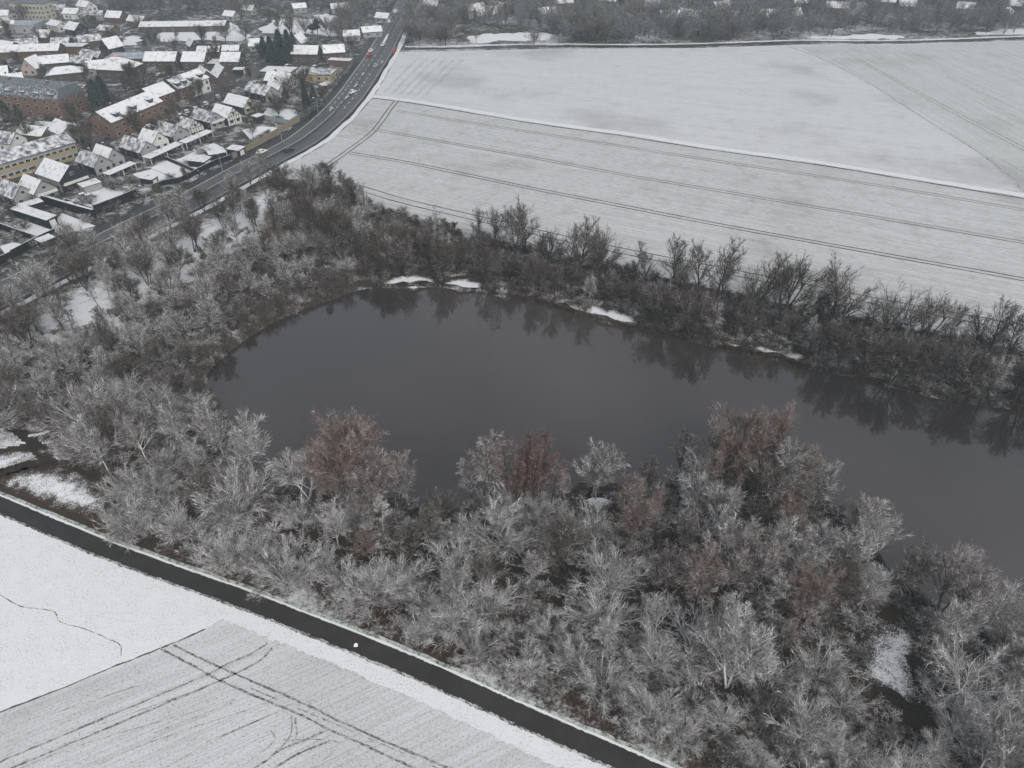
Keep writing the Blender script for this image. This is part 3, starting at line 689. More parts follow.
special = [
    (274, 262, 'column', 1, 15, 'russet', 'slim brown column-shaped tree at the top left of the pond wood'), (288, 258, 'column', 2, 12, 'russet', 'shorter brown column-shaped tree beside the slim one near the field corner'),
    (318, 248, 'tall', 2, 16, 'brown', 'tall dense brown tree rising over the field corner, left of a pair'), (334, 250, 'vase', 1, 14, 'brown', 'tall dense brown tree rising over the field corner, right of a pair'), (303, 246, 'alder', 1, 14, 'brown', 'thin upright tree just left of the dense brown pair at the field corner'),
    (370, 262, 'open', 1, 9, 'brown', 'broad brown tree with dark branches beside the field edge left of the pink tree'),
    (240, 512, 'fan', 1, 9.5, 'frost_mid', 'wide-branched frosted tree with a visible trunk at the left tip of the pond'), (134, 532, 'fan', 2, 8, 'frost', 'large white frosted fan-shaped bush leaning over the paved path'),
    (226, 564, 'fan', 3, 6, 'frost_mid', 'frosted fan-shaped bush beside the paved path, right of the large white one'), (288, 582, 'fan', 1, 7, 'frost', 'big spreading frosted bush halfway along the paved path'),
    (452, 572, 'open', 2, 8.5, 'frost', 'white frosted tree with bold forking limbs standing below the pond'), (593, 497, 'vase', 3, 12, 'frost', 'small round white tree alone on the snowy spit by the water'),
    (472, 509, 'alder', 1, 15, 'pink', 'pinkish upright tree at the left of the reddish shore clump'), (483, 508, 'alder', 2, 18, 'pink', 'second upright pinkish tree of the reddish shore clump'), (494, 507, 'alder', 3, 18.5, 'pink', 'third upright tree of the reddish shore clump, dark trunk'),
    (508, 508, 'alder', 1, 18, 'red', 'red-twigged tree in the middle of the shore clump'), (524, 504, 'column', 2, 17.5, 'red', 'deep red-twigged tree right of the middle of the shore clump'), (540, 503, 'column', 3, 17.5, 'red', 'deep red-twigged tree at the right end of the shore clump'),
    (346, 502, 'vase', 3, 19, 'russet', 'tall orange-brown tree whose top stands over the pond'), (365, 502, 'alder', 3, 20, 'russet', 'tall slim reddish tree beside the orange-brown one by the pond'), (322, 496, 'alder', 1, 15, 'red', 'small dark red tree left of the orange-brown one'),
    (386, 508, 'tall', 1, 15, 'pink', 'upright pinkish-grey tree right of the orange-brown tree by the pond'), (402, 507, 'tall', 2, 13, 'pink', 'pinkish-grey tree nearest the narrow inlet'), (308, 500, 'vase', 2, 13, 'frost', 'white topped tree left of the orange-brown tree by the pond'),
    (836, 590, 'fan', 2, 8, 'russet', 'brown-topped bushy tree in the wood on the right peninsula'), (800, 742, 'open', 3, 9, 'frost_mid', 'broad pale frosted tree with a clear trunk, left of the snowy clearing'),
    (700, 505, 'open', 1, 11, 'frost', 'spreading white frosted tree on the left of the peninsula'), (1012, 700, 'fan', 3, 7, 'frost_mid', 'broad frosted bush right of the snowy clearing'), (990, 622, 'open', 2, 9, 'frost_mid', 'frosted tree at the right edge with limbs spread over the pond'),
    (690, 705, 'shrub', 1, 3.5, 'pink', 'small pale pink bush in a dark gap above the paved path'),
    (226, 462, 'tall', 2, 15, 'frost_mid', 'tall grey tree whose top overlaps the left end of the pond'), (252, 480, 'tall', 3, 16, 'frost_mid', 'tall grey tree beside the pond, right of the other tall grey one'),
    (782, 500, 'tall', 3, 15, 'russet', 'rusty brown tree on the water side of the peninsula, just right of its tip'), (748, 498, 'tall', 1, 16, 'russet', 'rusty brown tree right behind the tip of the peninsula'), (718, 500, 'vase', 3, 15, 'russet', 'rusty brown tree left of the peninsula tip, set back from the water'), (775, 535, 'vase', 2, 12, 'russet', 'rusty tree in the middle of the peninsula wood'),
    (516, 512, 'column', 3, 16, 'red', 'reddish tree in front of the red shore clump, left'), (532, 511, 'column', 1, 17, 'red', 'reddish tree in front of the red shore clump, right'), (551, 508, 'alder', 2, 15, 'red', 'slender red tree closing the right side of the shore clump'),
    (335, 508, 'tall', 2, 12, 'russet', 'rusty tree in front of the tall orange-brown one'), (372, 512, 'vase', 1, 12, 'pink', 'pinkish tree in front of the slim reddish tree by the pond'),
    (762, 480, 'vase', 2, 15, 'russet', 'brown twiggy tree at the tip of the peninsula'), (736, 478, 'vase', 1, 16, 'russet', 'russet twiggy tree just left of the tip of the peninsula'),
    (110, 300, 'tall', 3, 12, 'frost_mid', 'grey tree by the main road in front of the snowy yards, left'), (76, 262, 'open', 3, 12, 'frost_light', 'wide bare tree beside the road below the snowy yards'),
    (184, 226, 'vase', 1, 8, 'frost_light', 'small bare tree with a dark crown at the edge of the main road'), (237, 226, 'tall', 1, 11, 'frost_light', 'bare tree on the snowy ground beside the main road'), (255, 232, 'tall', 2, 12, 'brown', 'bare upright tree between the road and the slim brown tree'),
]
for px, py, kd, sd, h, mt, lb in special:
    x, y = P(px, py); KEEP.append((x, y, 3.0 if kd != 'alder' and kd != 'column' else 1.5))
    tree(kd, sd, mt, x, y, h, 'frosted_bush' if kd in ('fan', 'shrub') else 'bare_tree', lb, None, 'bush' if kd in ('fan', 'shrub') else 'tree', bark='bark' if mt in ('brown', 'red', 'russet') else None)

# ------------------------------------------------------------------ the wood: many single trees
rnd = random.Random(21)
def north(px, py): return px > 370 and py < np.interp(px, [370, 395, 462, 540, 612, 690, 772, 850, 950, 1100], [300, 290, 292, 305, 326, 343, 360, 379, 402, 426])
def zone_of(px, py, p):
    """what grows at this point of the plan: list of (kind, material, height) choices"""
    if north(px, py): return 'north'
    if px < 400 and dist_line(p, HWY) < 34 and p.y > 110: return 'road'
    if p.y > g(0, 410).y and px < 420: return 'west'
    if dist_line(p, path_v) < 13: return 'pathside'
    if px > 620 and dist_line(p, shoreS_l) < 32 and py < 640: return 'peninsula'
    return 'south'
path_v = smooth(path_c, 3); shoreS_l = shoreS; shoreN_l = shoreN
path_v = [Vector((p[0], p[1], 0)) for p in path_v]
clearing = G([(846, 640), (880, 610), (925, 612), (945, 650), (945, 720), (915, 748), (865, 740), (838, 690)])
patch1 = G([(-40, 470), (62, 460), (100, 478), (125, 520), (80, 530), (0, 500)])
patch0 = G([(-40, 440), (40, 425), (70, 445), (60, 475), (-40, 480)])
spit = G([(572, 520), (575, 490), (620, 490), (625, 505), (618, 525)])
def free(p, m):
    if not inside(p, WOOD) or inside(p, POND): return False
    if any((p.x-a)**2+(p.y-b)**2 < r*r for a, b, r in KEEP): return False
    if inside(p, clearing) or inside(p, patch1) or inside(p, spit) or inside(p, patch0): return False
    if dist_line(p, path_v) < 5.2+m: return False
    if dist_line(p, HWY) < 4: return False
    return True
ZG = {'north': ([('shrub', 'brown', 3.4, 3), ('vase', 'brown', 5.2, 3), ('open', 'brown', 5, 2), ('vase', 'frost_light', 5.5, 2.6), ('open', 'frost_mid', 5, .7)], 4.6, 'brown tree in the thicket between the far shore and the field', 'trees of the thicket on the far shore'),
      'road': ([('tall', 'frost_mid', 11, 3), ('vase', 'frost_light', 10, 3), ('alder', 'frost_light', 11, 2), ('open', 'frost_mid', 9, 1.5)], 6.6, 'grey frosted tree on the open ground between the main road and the wood', 'scattered trees beside the main road'),
      'west': ([('tall', 'frost_light', 10, 2), ('vase', 'frost_mid', 9, 3), ('open', 'frost_mid', 8, 3), ('vase', 'brown', 8, 2), ('tall', 'frost_mid', 11, 2), ('alder', 'frost_light', 11, 1), ('fan', 'frost_light', 6, 2)], 5.4, 'bare frosted tree in the wood left of the pond', 'trees of the wood left of the pond'),
      'pathside': ([('fan', 'frost', 5.8, 4), ('fan', 'frost_mid', 5.6, 5), ('open', 'frost_mid', 6.4, 2), ('shrub', 'frost', 3.6, 2)], 4.6, 'white frosted bush in the dense row above the paved path', 'frosted bushes above the paved path'),
      'south': ([('fan', 'frost_mid', 7, 3), ('open', 'frost', 8, 3), ('vase', 'frost_mid', 8.5, 3), ('tall', 'frost_mid', 10.5, 3), ('alder', 'frost_mid', 11, 1.5), ('tall', 'russet', 9, .6), ('fan', 'frost', 6.4, 2), ('open', 'frost_mid', 8, 2), ('vase', 'frost_light', 8, 1)], 5.3, 'white frosted tree in the wood between the pond and the paved path', 'trees of the wood below the pond'),
      'peninsula': ([('alder', 'frost_mid', 12, 2), ('vase', 'pink', 11, 2), ('tall', 'frost_mid', 12, 3), ('tall', 'pink', 12, 2), ('vase', 'frost_mid', 11, 2), ('alder', 'russet', 12, 2), ('vase', 'russet', 11, 3), ('tall', 'russet', 12, 2.5)], 5.4, 'tall frosted tree in the wood on the peninsula at the right', 'trees on the peninsula at the right')}
cand = []
bx = [g(-60, 500), g(0, 240), g(1100, 330), g(1150, 800)]
x0, x1, y0, y1 = -170, 175, 40, 262
grid = {}
def near(p, r):
    cx, cy = int(p.x//8), int(p.y//8)
    for i in range(cx-1, cx+2):
        for j in range(cy-1, cy+2):
            for q, rq in grid.get((i, j), ()):
                if (q.x-p.x)**2+(q.y-p.y)**2 < (.5*(r+rq))**2: return True
    return False
tries = 0
while tries < 26000:
    tries += 1
    p = Vector((rnd.uniform(x0, x1), rnd.uniform(y0, y1), 0)); px, py = proj(p)
    if not (-70 < px < 1090 and 150 < py < 880): continue
    if not free(p, 0): continue
    z = zone_of(px, py, p); sp = ZG[z][1]
    if z == 'road' and px > 190 and near(p, 8.5): continue
    if near(p, sp): continue
    grid.setdefault((int(p.x//8), int(p.y//8)), []).append((p, sp)); cand.append((p, z, px, py))
KIND_WORD = {'fan': 'many-stemmed', 'open': 'wide-armed', 'vase': 'fork-trunked', 'tall': 'upright', 'alder': 'slender', 'shrub': 'low', 'column': 'narrow'}
MAT_WORD = {'frost': 'white', 'frost_mid': 'grey', 'frost_light': 'dark grey', 'brown': 'brown', 'russet': 'russet', 'pink': 'pinkish', 'red': 'red'}
ZW = {'north': ('in the thicket between the far shore and the field', 'far-shore thicket'), 'road': ('on open ground between the main road and the wood', 'roadside ground'),
      'west': ('in the wood left of the pond', 'left wood'), 'pathside': ('in the dense row above the paved path', 'row above the path'),
      'south': ('in the wood between the pond and the paved path', 'wood below the pond'), 'peninsula': ('in the wood on the right peninsula', 'peninsula wood')}
cand.sort(key=lambda c: c[0].length)           # nearest first
NMAX = 305-len(edge)-len(special)-84
extra = []
for i, (p, z, px, py) in enumerate(cand):
    ch = ZG[z][0]; kd, mt, h, _ = rnd.choices(ch, [c[3] for c in ch])[0]
    hh = h*rnd.uniform(.78, 1.22)
    d_sh = min(dist_line(p, shoreN_l), dist_line(p, shoreS_l))
    if z == 'north':
        fe = np.interp(px, [268, 400, 560, 700, 860, 1024, 1160], [182, 214, 254, 286, 319, 351, 378]); vp = 710*math.cos(math.asin(H/p.length if p.length > H else .99))/p.length
        hh = min(12, max(3.2, (py-fe)/3.6-2.0+rnd.uniform(-1.2, 1.0)))
        if hh > 7 and kd in ('shrub', 'open'): kd = rnd.choice(('tall', 'vase', 'alder'))
    if z == 'road' and px < 170: hh = rnd.uniform(9, 13)
    if z in ('west',) and d_sh < 7: hh = min(hh, 5.5); mt = 'brown'
    if z == 'pathside' and dist_line(p, path_v) < 7: hh = min(hh, 4.0)
    if z == 'south' and d_sh < 6: hh = min(hh, 6)
    if z == 'peninsula': hh *= (1.0 if d_sh < 4 else 1.12) if px > 690 else .85
    if z == 'south' and d_sh > 10 and rnd.random() < .3: hh *= 1.3
    if rnd.random() < .2 and z in ('south', 'peninsula'): mt = 'frost_light'
    sd = rnd.choice((1, 2, 3))
    if i < NMAX:
        bush = kd in ('fan', 'shrub')
        side = 'left half' if px < 512 else 'right half'
        lb = f'{MAT_WORD[mt]} {KIND_WORD[kd]} {"bush" if bush else "tree"} {ZW[z][0]}, {side}'
        tree(kd, sd, mt, p.x, p.y, hh, 'frosted_bush' if bush else 'bare_tree', lb, f'{MAT_WORD[mt]} {KIND_WORD[kd]} {"bushes" if bush else "trees"} of the {ZW[z][1]}, {side}', 'bush' if bush else 'tree', wide=rnd.uniform(.9, 1.2), rz=rnd.uniform(0, 6.28))
    else: extra.append((p, kd, mt, hh, sd))


# ------------------------------------------------------------------ beyond three hundred, and growth nobody could count
def mesh_arrays(me):
    V = np.empty(len(me.vertices)*3, np.float32); me.vertices.foreach_get('co', V)
    F = np.empty(len(me.loops), np.int32); me.loops.foreach_get('vertex_index', F)
    return V.reshape(-1, 3), F.reshape(-1, 3)
ARR = {}
def scatter(name, items, label, cat, mats):
    """items: (x, y, scale, rz, mesh, material index) -> one mesh"""
    Vs = []; Fs = []; Ms = []; o = 0
    for x, y, s, wz, rz, me, mi in items:
        if me.name not in ARR: ARR[me.name] = mesh_arrays(me)
        V, F = ARR[me.name]; c, sn = math.cos(rz), math.sin(rz)
        W = np.empty_like(V); W[:, 0] = (V[:, 0]*c-V[:, 1]*sn)*s*wz+x; W[:, 1] = (V[:, 0]*sn+V[:, 1]*c)*s*wz+y; W[:, 2] = V[:, 2]*s
        Vs.append(W); Fs.append(F+o); o += len(V)
        if len(me.materials) == 2:
            q = np.empty(len(F), np.int32); me.polygons.foreach_get('material_index', q); lut = np.array([mats.index(me.materials[0]), mats.index(me.materials[1])], np.int32); Ms.append(lut[q])
        else: Ms.append(np.full(len(F), mi, np.int32))
    me = tri_mesh(name, np.concatenate(Vs), np.concatenate(Fs), mats, np.concatenate(Ms))
    ob = link(name, me); tag(ob, label, cat, None, 'stuff'); return ob
mlist = ['frost', 'frost_mid', 'frost_light', 'brown', 'russet', 'pink', 'bark', 'far', 'red']
mi = {m: i for i, m in enumerate(mlist)}; mm = [M[m] for m in mlist]
it = []
for p, kd, mt, hh, sd in extra:
    t_, c_ = proto(kd, sd, BASEH[kd], mt, 'bark', tw={'fan': .046, 'open': .05, 'shrub': .045}.get(kd, .045)); s = hh/BASEH[kd]; rz = rnd.uniform(0, 6.28)
    it += [(p.x, p.y, s, 1.1, rz, t_, mi['bark']), (p.x, p.y, s, 1.1, rz, c_, mi[mt])]
if it: scatter('distant_trees', it, 'further bare trees filling the wood around the far side of the pond', 'woodland', mm)
# undergrowth
shr = []
for k in range(4):
    t_, c_ = tree_geo(50+k, 'shrub', 1.7, .4, .06); v, f = join([t_, c_[:2]]); shr.append(tri_mesh('shrub_form', v, f, []))
def under(name, n, test, mats_w, smin, smax, label, cat='undergrowth', seed=1):
    r = random.Random(seed); out = []; k = 0; tr = 0
    while k < n and tr < n*60:
        tr += 1
        p = Vector((r.uniform(x0, x1), r.uniform(y0, y1), 0)); px, py = proj(p)
        if not (-40 < px < 1070 and 150 < py < 840): continue
        if not inside(p, WOOD) or inside(p, POND): continue
        if not test(p, px, py) or any((p.x-a_)**2+(p.y-b_)**2 < (r_-1)**2 for a_, b_, r_ in KEEP[:12]): continue
        mt = r.choices([m for m, _ in mats_w], [w for _, w in mats_w])[0]
        out.append((p.x, p.y, r.uniform(smin, smax), r.uniform(1, 1.7), r.uniform(0, 6.28), r.choice(shr), mi[mt])); k += 1
    return scatter(name, out, label, cat, mm)
cl2 = smooth(G(CLEARING), 2)
def t_north(p, px, py): return north(px, py) or (px > 300 and p.y > 190 and dist_line(p, HWY) > 22)
def t_west(p, px, py): return p.y > 100 and px <= 420 and dist_line(p, HWY) > 22 and not inside(p, patch0) and dist_line(p, shoreN_l) < 60*random.random()+14
def t_south(p, px, py):
    if north(px, py) or (p.y > 150): return False
    return not inside(p, cl2) and not inside(p, patch1) and dist_line(p, trail1) > 1.7 and dist_line(p, path_v) > 4.0 and not inside(p, spit) and not inside(p, patch0)
random.seed(3)
under('brown_undergrowth', 1300, t_north, [('brown', 6), ('frost_light', 4), ('frost_mid', 2)], .6, 1.5, 'brown scrubby undergrowth along the far shore under the field-edge trees', seed=2)
under('grey_undergrowth', 800, t_west, [('brown', 4), ('frost_light', 5), ('frost_mid', 3)], .6, 1.4, 'grey-brown frosted undergrowth on the woodland floor left of the pond', seed=3)
under('frosted_undergrowth', 2300, t_south, [('frost_mid', 4), ('frost', 1.5), ('frost_light', 5), ('brown', 3)], .5, 1.2, 'frosted undergrowth on the woodland floor below the pond', seed=4)
# reeds
def reeds(name, line, depth, n, label, seed, mat='reed'):
    rg = np.random.default_rng(seed); pts = np.array([[p.x, p.y] for p in line]); k = rg.integers(0, len(pts)-1, n); f = rg.random(n)[:, None]
    b = pts[k]*(1-f)+pts[k+1]*f; t = unit(pts[k+1]-pts[k]); nn = np.stack([-t[:, 1], t[:, 0]], 1)*sgn
    clump = .5+.5*np.sin(b[:, :1]*.55+seed)*np.sin(b[:, 1:]*.7+b[:, :1]*.21)
    b = b+nn*(rg.random(n)[:, None]*depth*clump-.4)
    base = np.concatenate([b, np.zeros((n, 1))], 1); d = np.concatenate([rg.normal(0, .22, (n, 2)), np.ones((n, 1))], 1)
    V, F = slivers(rg, base, d, rg.uniform(.8, 2.0, n), np.full(n, .09))
    o = link(name, tri_mesh(name, V, F, [M[mat]])); tag(o, label, 'reeds', None, 'stuff')
reeds('reeds', [p for p in shoreN if g(204, 378).y < p.y and p.x < g(362, 290).x], 4.2, 11000, 'tan dry reeds fringing the upper left bank of the pond', 3)
reeds('bank_grass', [p for p in shoreN if p.x > g(500, 297).x and p.x < g(1060, 420).x], 1.8, 9000, 'dark dry grass fringing the far bank of the pond', 4, 'brown')
# ------------------------------------------------------------------ the hazy belt of trees beyond the fields and the village
rg = np.random.default_rng(8)
farp = []
for k in range(5):
    t_, c_ = tree_geo(80+k, ['tall', 'vase', 'tall', 'open', 'vase'][k], 12, .25, .17)
    v, f = c_[:2]; sel = rg.random(len(f)) < .12; f = f[sel]
    tv, tf = t_; tv = tv.copy()
    ts = rg.random(len(tf)) < .5; v, f = join([(tv, tf[ts]), (v, f)]); used, inv = np.unique(f, return_inverse=True); farp.append(tri_mesh('far_form', v[used], inv.reshape(-1, 3), []))
rnd = random.Random(77)
far_roof_gaps = []
def far_trees(name, quadtest, n, label, hmin=9, hmax=15):
    out = []; k = 0; tr = 0
    while k < n and tr < n*40:
        tr += 1
        x = rnd.uniform(-520, 620); y = rnd.uniform(430, 900); px, py = proj((x, y, 0))
        if not (-60 < px < 1090): continue
        if not quadtest(px, py, x, y): continue
        h = rnd.uniform(hmin, hmax); out.append((x, y, h/12, rnd.uniform(.9, 1.4), rnd.uniform(0, 6.28), rnd.choice(farp), rnd.choice((mi['far'], mi['far'], mi['frost_light'])))); k += 1
    return scatter(name, out, label, 'woodland', mm)
def belt(px, py, x, y):
    if px < 408: return False
    yb = np.interp(px, [400, 560, 640, 700, 800, 900, 1024], [45, 43, 44, 43, 39, 40, 35])
    if py > yb: return False
    if 455 < px < 552 and 31 < py: return rnd.random() < .05
    if 780 < px and yb-5 < py: return rnd.random() < .3
    if py < 22: return rnd.random() < .5
    return True
def hill(px, py, x, y):
    if px > 392+ (20-py)*.8 or px < 110: return False
    if px > 340 and px < 352+(40-py)*1.0+0 and py < 42: return True
    if px >= 352: return False
    if 150 < px < 345: return py < (15 if px > 250 else 20)
    return py < 14
for q in range(6): pass
far_trees('distant_wood', belt, 3200, 'hazy belt of bare trees behind the far edge of the snowy fields')
far_trees('distant_village_wood', hill, 1500, 'hazy bare wood behind the village at the top left')

# ------------------------------------------------------------------ village
WIN = {}
def win_mesh(w_, h_):
    k = (round(w_, 2), round(h_, 2))
    if k not in WIN:
        bm = bmesh.new(); box_bm(bm, -w_/2, w_/2, -.05, .06, -h_/2, h_/2, 0)
        box_bm(bm, -w_/2+.07, -.03, -.04, .09, -h_/2+.07, h_/2-.07, 1); box_bm(bm, .03, w_/2-.07, -.04, .09, -h_/2+.1, h_/2-.1, 1)
        WIN[k] = bm_mesh('window', bm, [M['frame'], M['glass']])
    return WIN[k]
def roof_slab(bm, pts, th, mi=0):
    """pts: 4 corners of the top face; extruded down by th"""
    v = [bm.verts.new(p) for p in pts]+[bm.verts.new((p[0], p[1], p[2]-th)) for p in pts]
    n = len(pts); fs = [list(range(n)), list(range(2*n-1, n-1, -1))]+[[i, i+n, (i+1) % n+n, (i+1) % n] for i in range(n)]
    for f in fs: bm.faces.new([v[i] for i in f]).material_index = mi
def house(name, label, px, py, L, W, h, rise, ang, wall='brick', roof='roof_snow', gable=None, style='gable', wins=(1, 3), ww=1.5, wh=1.5, dormers=0, chim=1, timber=False, balcony=False, band=None, cat='house', group=None, door=True, ridge=None):
    e = empty(name, g(px, py), R(ang)); tag(e, label, cat, group)
    hl, hw = L/2, W/2; ov = .45
    bm = bmesh.new()
    vs = [(-hl, -hw, 0), (hl, -hw, 0), (hl, hw, 0), (-hl, hw, 0), (-hl, -hw, h), (hl, -hw, h), (hl, hw, h), (-hl, hw, h)]
    v = [bm.verts.new(p) for p in vs]
    for f in ((0, 1, 5, 4), (2, 3, 7, 6)): bm.faces.new([v[i] for i in f]).material_index = 0
    if style == 'gable':
        a = bm.verts.new((-hl, 0, h+rise)); b = bm.verts.new((hl, 0, h+rise))
        bm.faces.new((v[1], v[2], v[6], b, v[5])).material_index = 1; bm.faces.new((v[3], v[0], v[4], a, v[7])).material_index = 1
    else:
        bm.faces.new((v[1], v[2], v[6], v[5])).material_index = 1; bm.faces.new((v[3], v[0], v[4], v[7])).material_index = 1
    link('wall', bm_mesh('wall', bm, [M[wall], M[gable or wall]]), e)
    bm = bmesh.new(); sl_ = rise/hw if hw else 0
    if style == 'gable':
        zt = h+rise+.28; ze = h-ov*sl_+.28
        for s in (-1, 1):
            roof_slab(bm, [(-hl-ov, s*.0, zt), (hl+ov, s*.0, zt), (hl+ov, s*(hw+ov), ze), (-hl-ov, s*(hw+ov), ze)], .24)
    elif style == 'hip':
        zt = h+rise+.2; ze = h+.1; o_ = ov; k = min(hl*.75, hw)
        A = (-hl+k, 0, zt); B = (hl-k, 0, zt); c = [(-hl-o_, -hw-o_, ze), (hl+o_, -hw-o_, ze), (hl+o_, hw+o_, ze), (-hl-o_, hw+o_, ze)]
        q = [bm.verts.new(p) for p in c]+[bm.verts.new(A), bm.verts.new(B)]
        for f in ((0, 1, 5, 4), (1, 2, 5), (2, 3, 4, 5), (3, 0, 4), (3, 2, 1, 0)): bm.faces.new([q[i] for i in f])
    elif style == 'mansard':
        zt = h+rise; q = [bm.verts.new(p) for p in ((-hl-.2, -hw-.2, h), (hl+.2, -hw-.2, h), (hl+.2, hw+.2, h), (-hl-.2, hw+.2, h), (-hl+.8, -hw+2.4, zt), (hl-.8, -hw+2.4, zt), (hl-.8, hw-2.4, zt), (-hl+.8, hw-2.4, zt))]
        for f in ((0, 1, 5, 4), (1, 2, 6, 5), (2, 3, 7, 6), (3, 0, 4, 7), (4, 5, 6, 7), (3, 2, 1, 0)): bm.faces.new([q[i] for i in f])
    else:
        box_bm(bm, -hl-.25, hl+.25, -hw-.25, hw+.25, h+.003, h+.35)
    rf = link('roof', bm_mesh('roof', bm, [M[roof]]), e)
    if ridge:
        bm = bmesh.new(); box_bm(bm, -hl*.5, hl*.5, -.25, .25, h+rise+.15, h+rise+.4); link('ridge_tiles', bm_mesh('ridge_tiles', bm, [M[ridge]]), rf)
    for k in range(chim):
        bm = bmesh.new(); cx = -hl*.4+k*hl*.9; zc = h+rise*.8; box_bm(bm, cx-.35, cx+.35, .5, 1.2, zc-.4, h+rise+.9); box_bm(bm, cx-.42, cx+.42, .43, 1.27, h+rise+.9, h+rise+1.02)
        link('chimney', bm_mesh('chimney', bm, [M['chimney']]), rf)
    st, n = wins
    def win(x, y, z, rz, w_=ww, h_=wh):
        o = link('window', win_mesh(w_, h_), e, (x, y, z), rz)
    for s in range(st):
        z = 1.5+s*2.75
        if z+.7 > h+.2: break
        for k in range(n):
            x = -hl+(k+.5)*L/n
            if door and s == 0 and k == n//2: continue
            win(x, -hw, z, R(180)); win(x, hw, z, 0)
        for x, rz in ((-hl, R(90)), (hl, R(-90))):
            for y in (-hw*.45, hw*.45): win(x, y, z, rz)
    if style == 'gable' and rise > 2: win(hl, 0, h+rise*.32, R(-90), 1.3, 1.1); win(-hl, 0, h+rise*.32, R(90), 1.3, 1.1)
    if door:
        bm = bmesh.new(); box_bm(bm, -.5, .5, -hw-.06, -hw+.02, .05, 2.1); dr = link('door', bm_mesh('door', bm, [M['brownwood']]), e)
    if band:
        for s in range(st):
            bm = bmesh.new(); z = .1+s*2.9; box_bm(bm, -hl-.1, hl+.1, -hw-.12, -hw-.02, z, z+1.05); link('panel_band', bm_mesh('panel_band', bm, [M[band]]), e)
    if timber:
        bm = bmesh.new()
        for sx in (hl,):
            for z in (h*.5, h, h+rise*.45): 
                ww_ = hw*(1-max(0, z-h)/max(rise, .1)); box_bm(bm, sx+.002, sx+.07, -ww_, ww_, z-.1, z+.1)
            for y in (-hw*.7, -hw*.35, 0, hw*.35, hw*.7):
                zt = h+rise*(1-abs(y)/hw); box_bm(bm, sx+.003, sx+.09, y-.1, y+.1, 0, zt)
        link('timber_frame', bm_mesh('timber_frame', bm, [M['timberwood']]), e)
    if balcony:
        bm = bmesh.new(); box_bm(bm, hl+.01, hl+1.4, -hw*.9, hw*.9, 2.5, 2.65); box_bm(bm, hl+1.33, hl+1.4, -hw*.9, hw*.9, 2.65, 3.5); link('balcony', bm_mesh('balcony', bm, [M['white_wall']]), e)
    for k in range(dormers):
        x = -hl+(k+.5)*L/dormers; zb = h+(.25 if style != 'mansard' else 0)
        yb = -hw+.9 if style != 'mansard' else -hw+.55
        bm = bmesh.new(); box_bm(bm, x-1.2, x+1.2, yb, yb+2.6, zb, zb+1.8, 0); box_bm(bm, x-1.5, x+1.5, yb-.35, yb+2.7, zb+1.8, zb+2.05, 1)
        d = link('dormer', bm_mesh('dormer', bm, [M['dark_clad'], M['roof_snow']]), e)
        link('window', win_mesh(1.6, 1.0), d, (x, yb, zb+.95), R(180))
    return e
A = 'gabled houses beside the main road'
house('gabled_house', 'dark gabled house with patchy snow roof at the left edge, left of its pair', 20, 201, 10, 7, 3.3, 3.2, -33, 'dark_clad', 'roof_patchy', 'grey_wall', wins=(1, 3), group=A)
house('gabled_house', 'dark gabled house with pale gable just left of the big white-roofed house', 41, 197, 10, 7.5, 3.6, 3.4, -33, 'dark_clad', 'roof_snow', 'grey_wall', wins=(1, 3), balcony=True, group=A)
house('gabled_house', 'big white-roofed house with pale walls above the snowy yards', 66, 184, 14, 10, 4.2, 3.8, -32, 'grey_wall', 'roof_snow', 'dark_clad', wins=(1, 3), balcony=True, group=A, chim=0)
house('gabled_house', 'dark twin-gabled house right of the big white-roofed house, left gable', 97, 170, 11, 6.8, 3.4, 3.2, -33, 'dark_clad', 'roof_patchy', 'grey_wall', wins=(1, 2), group=A)
house('gabled_house', 'dark twin-gabled house right of the big white-roofed house, right gable', 111, 165, 9.5, 6.8, 3.6, 3.4, -33, 'dark_clad', 'roof_snow', 'grey_wall', wins=(1, 2), group=A)
house('gabled_house', 'dark house with grey-white roof at the left end of the long white carport', 141, 155, 13, 7, 3.2, 3.2, -33, 'dark_clad', 'roof_patchy', 'grey_wall', wins=(1, 3), group=A)
house('gabled_house', 'pale-gabled house squeezed behind the left end of the long white carport', 156, 148, 9, 7, 3.6, 3.3, -33, 'dark_clad', 'roof_snow', 'white_wall', wins=(1, 2), group=A)
house('gabled_house', 'dark house with wide grey-white roof behind the right end of the carport', 174, 140, 12, 7.5, 3.4, 3.2, -33, 'dark_clad', 'roof_patchy', 'grey_wall', wins=(1, 3), group=A)
house('gabled_house', 'half-timbered white gable beside a white roofed arcade', 192, 135, 8, 7, 3.8, 3.0, -33, 'dark_clad', 'roof_patchy', 'white_wall', wins=(1, 2), timber=True, group=A)
house('gabled_house', 'dark-walled house with snow roof left of the striped white gable', 209, 125, 12, 7, 3.2, 3, -33, 'dark_clad', 'roof_patchy', 'grey_wall', wins=(1, 3), balcony=True, group=A)
house('gabled_house', 'house with white striped timber gable above the shrub garden', 228, 122, 10, 7, 3.6, 3.2, -33, 'dark_clad', 'roof_snow', 'white_wall', wins=(1, 2), timber=True, group=A)
house('gabled_house', 'dark house with bright snow roof left of the pool garden', 242, 110, 13, 7.5, 3.2, 3, -33, 'dark_clad', 'roof_snow', 'cream', wins=(1, 3), balcony=True, group=A)
house('gabled_house', 'wide house with grey-white roof behind the pool garden', 263, 98, 14, 8, 3.2, 3, -33, 'dark_clad', 'roof_patchy', 'grey_wall', wins=(1, 3), group=A)
house('gabled_house', 'narrow gabled house left of the dark cypress', 279, 95, 8, 7, 3.4, 3.2, -33, 'dark_clad', 'roof_snow', 'grey_wall', wins=(1, 2), group=A)
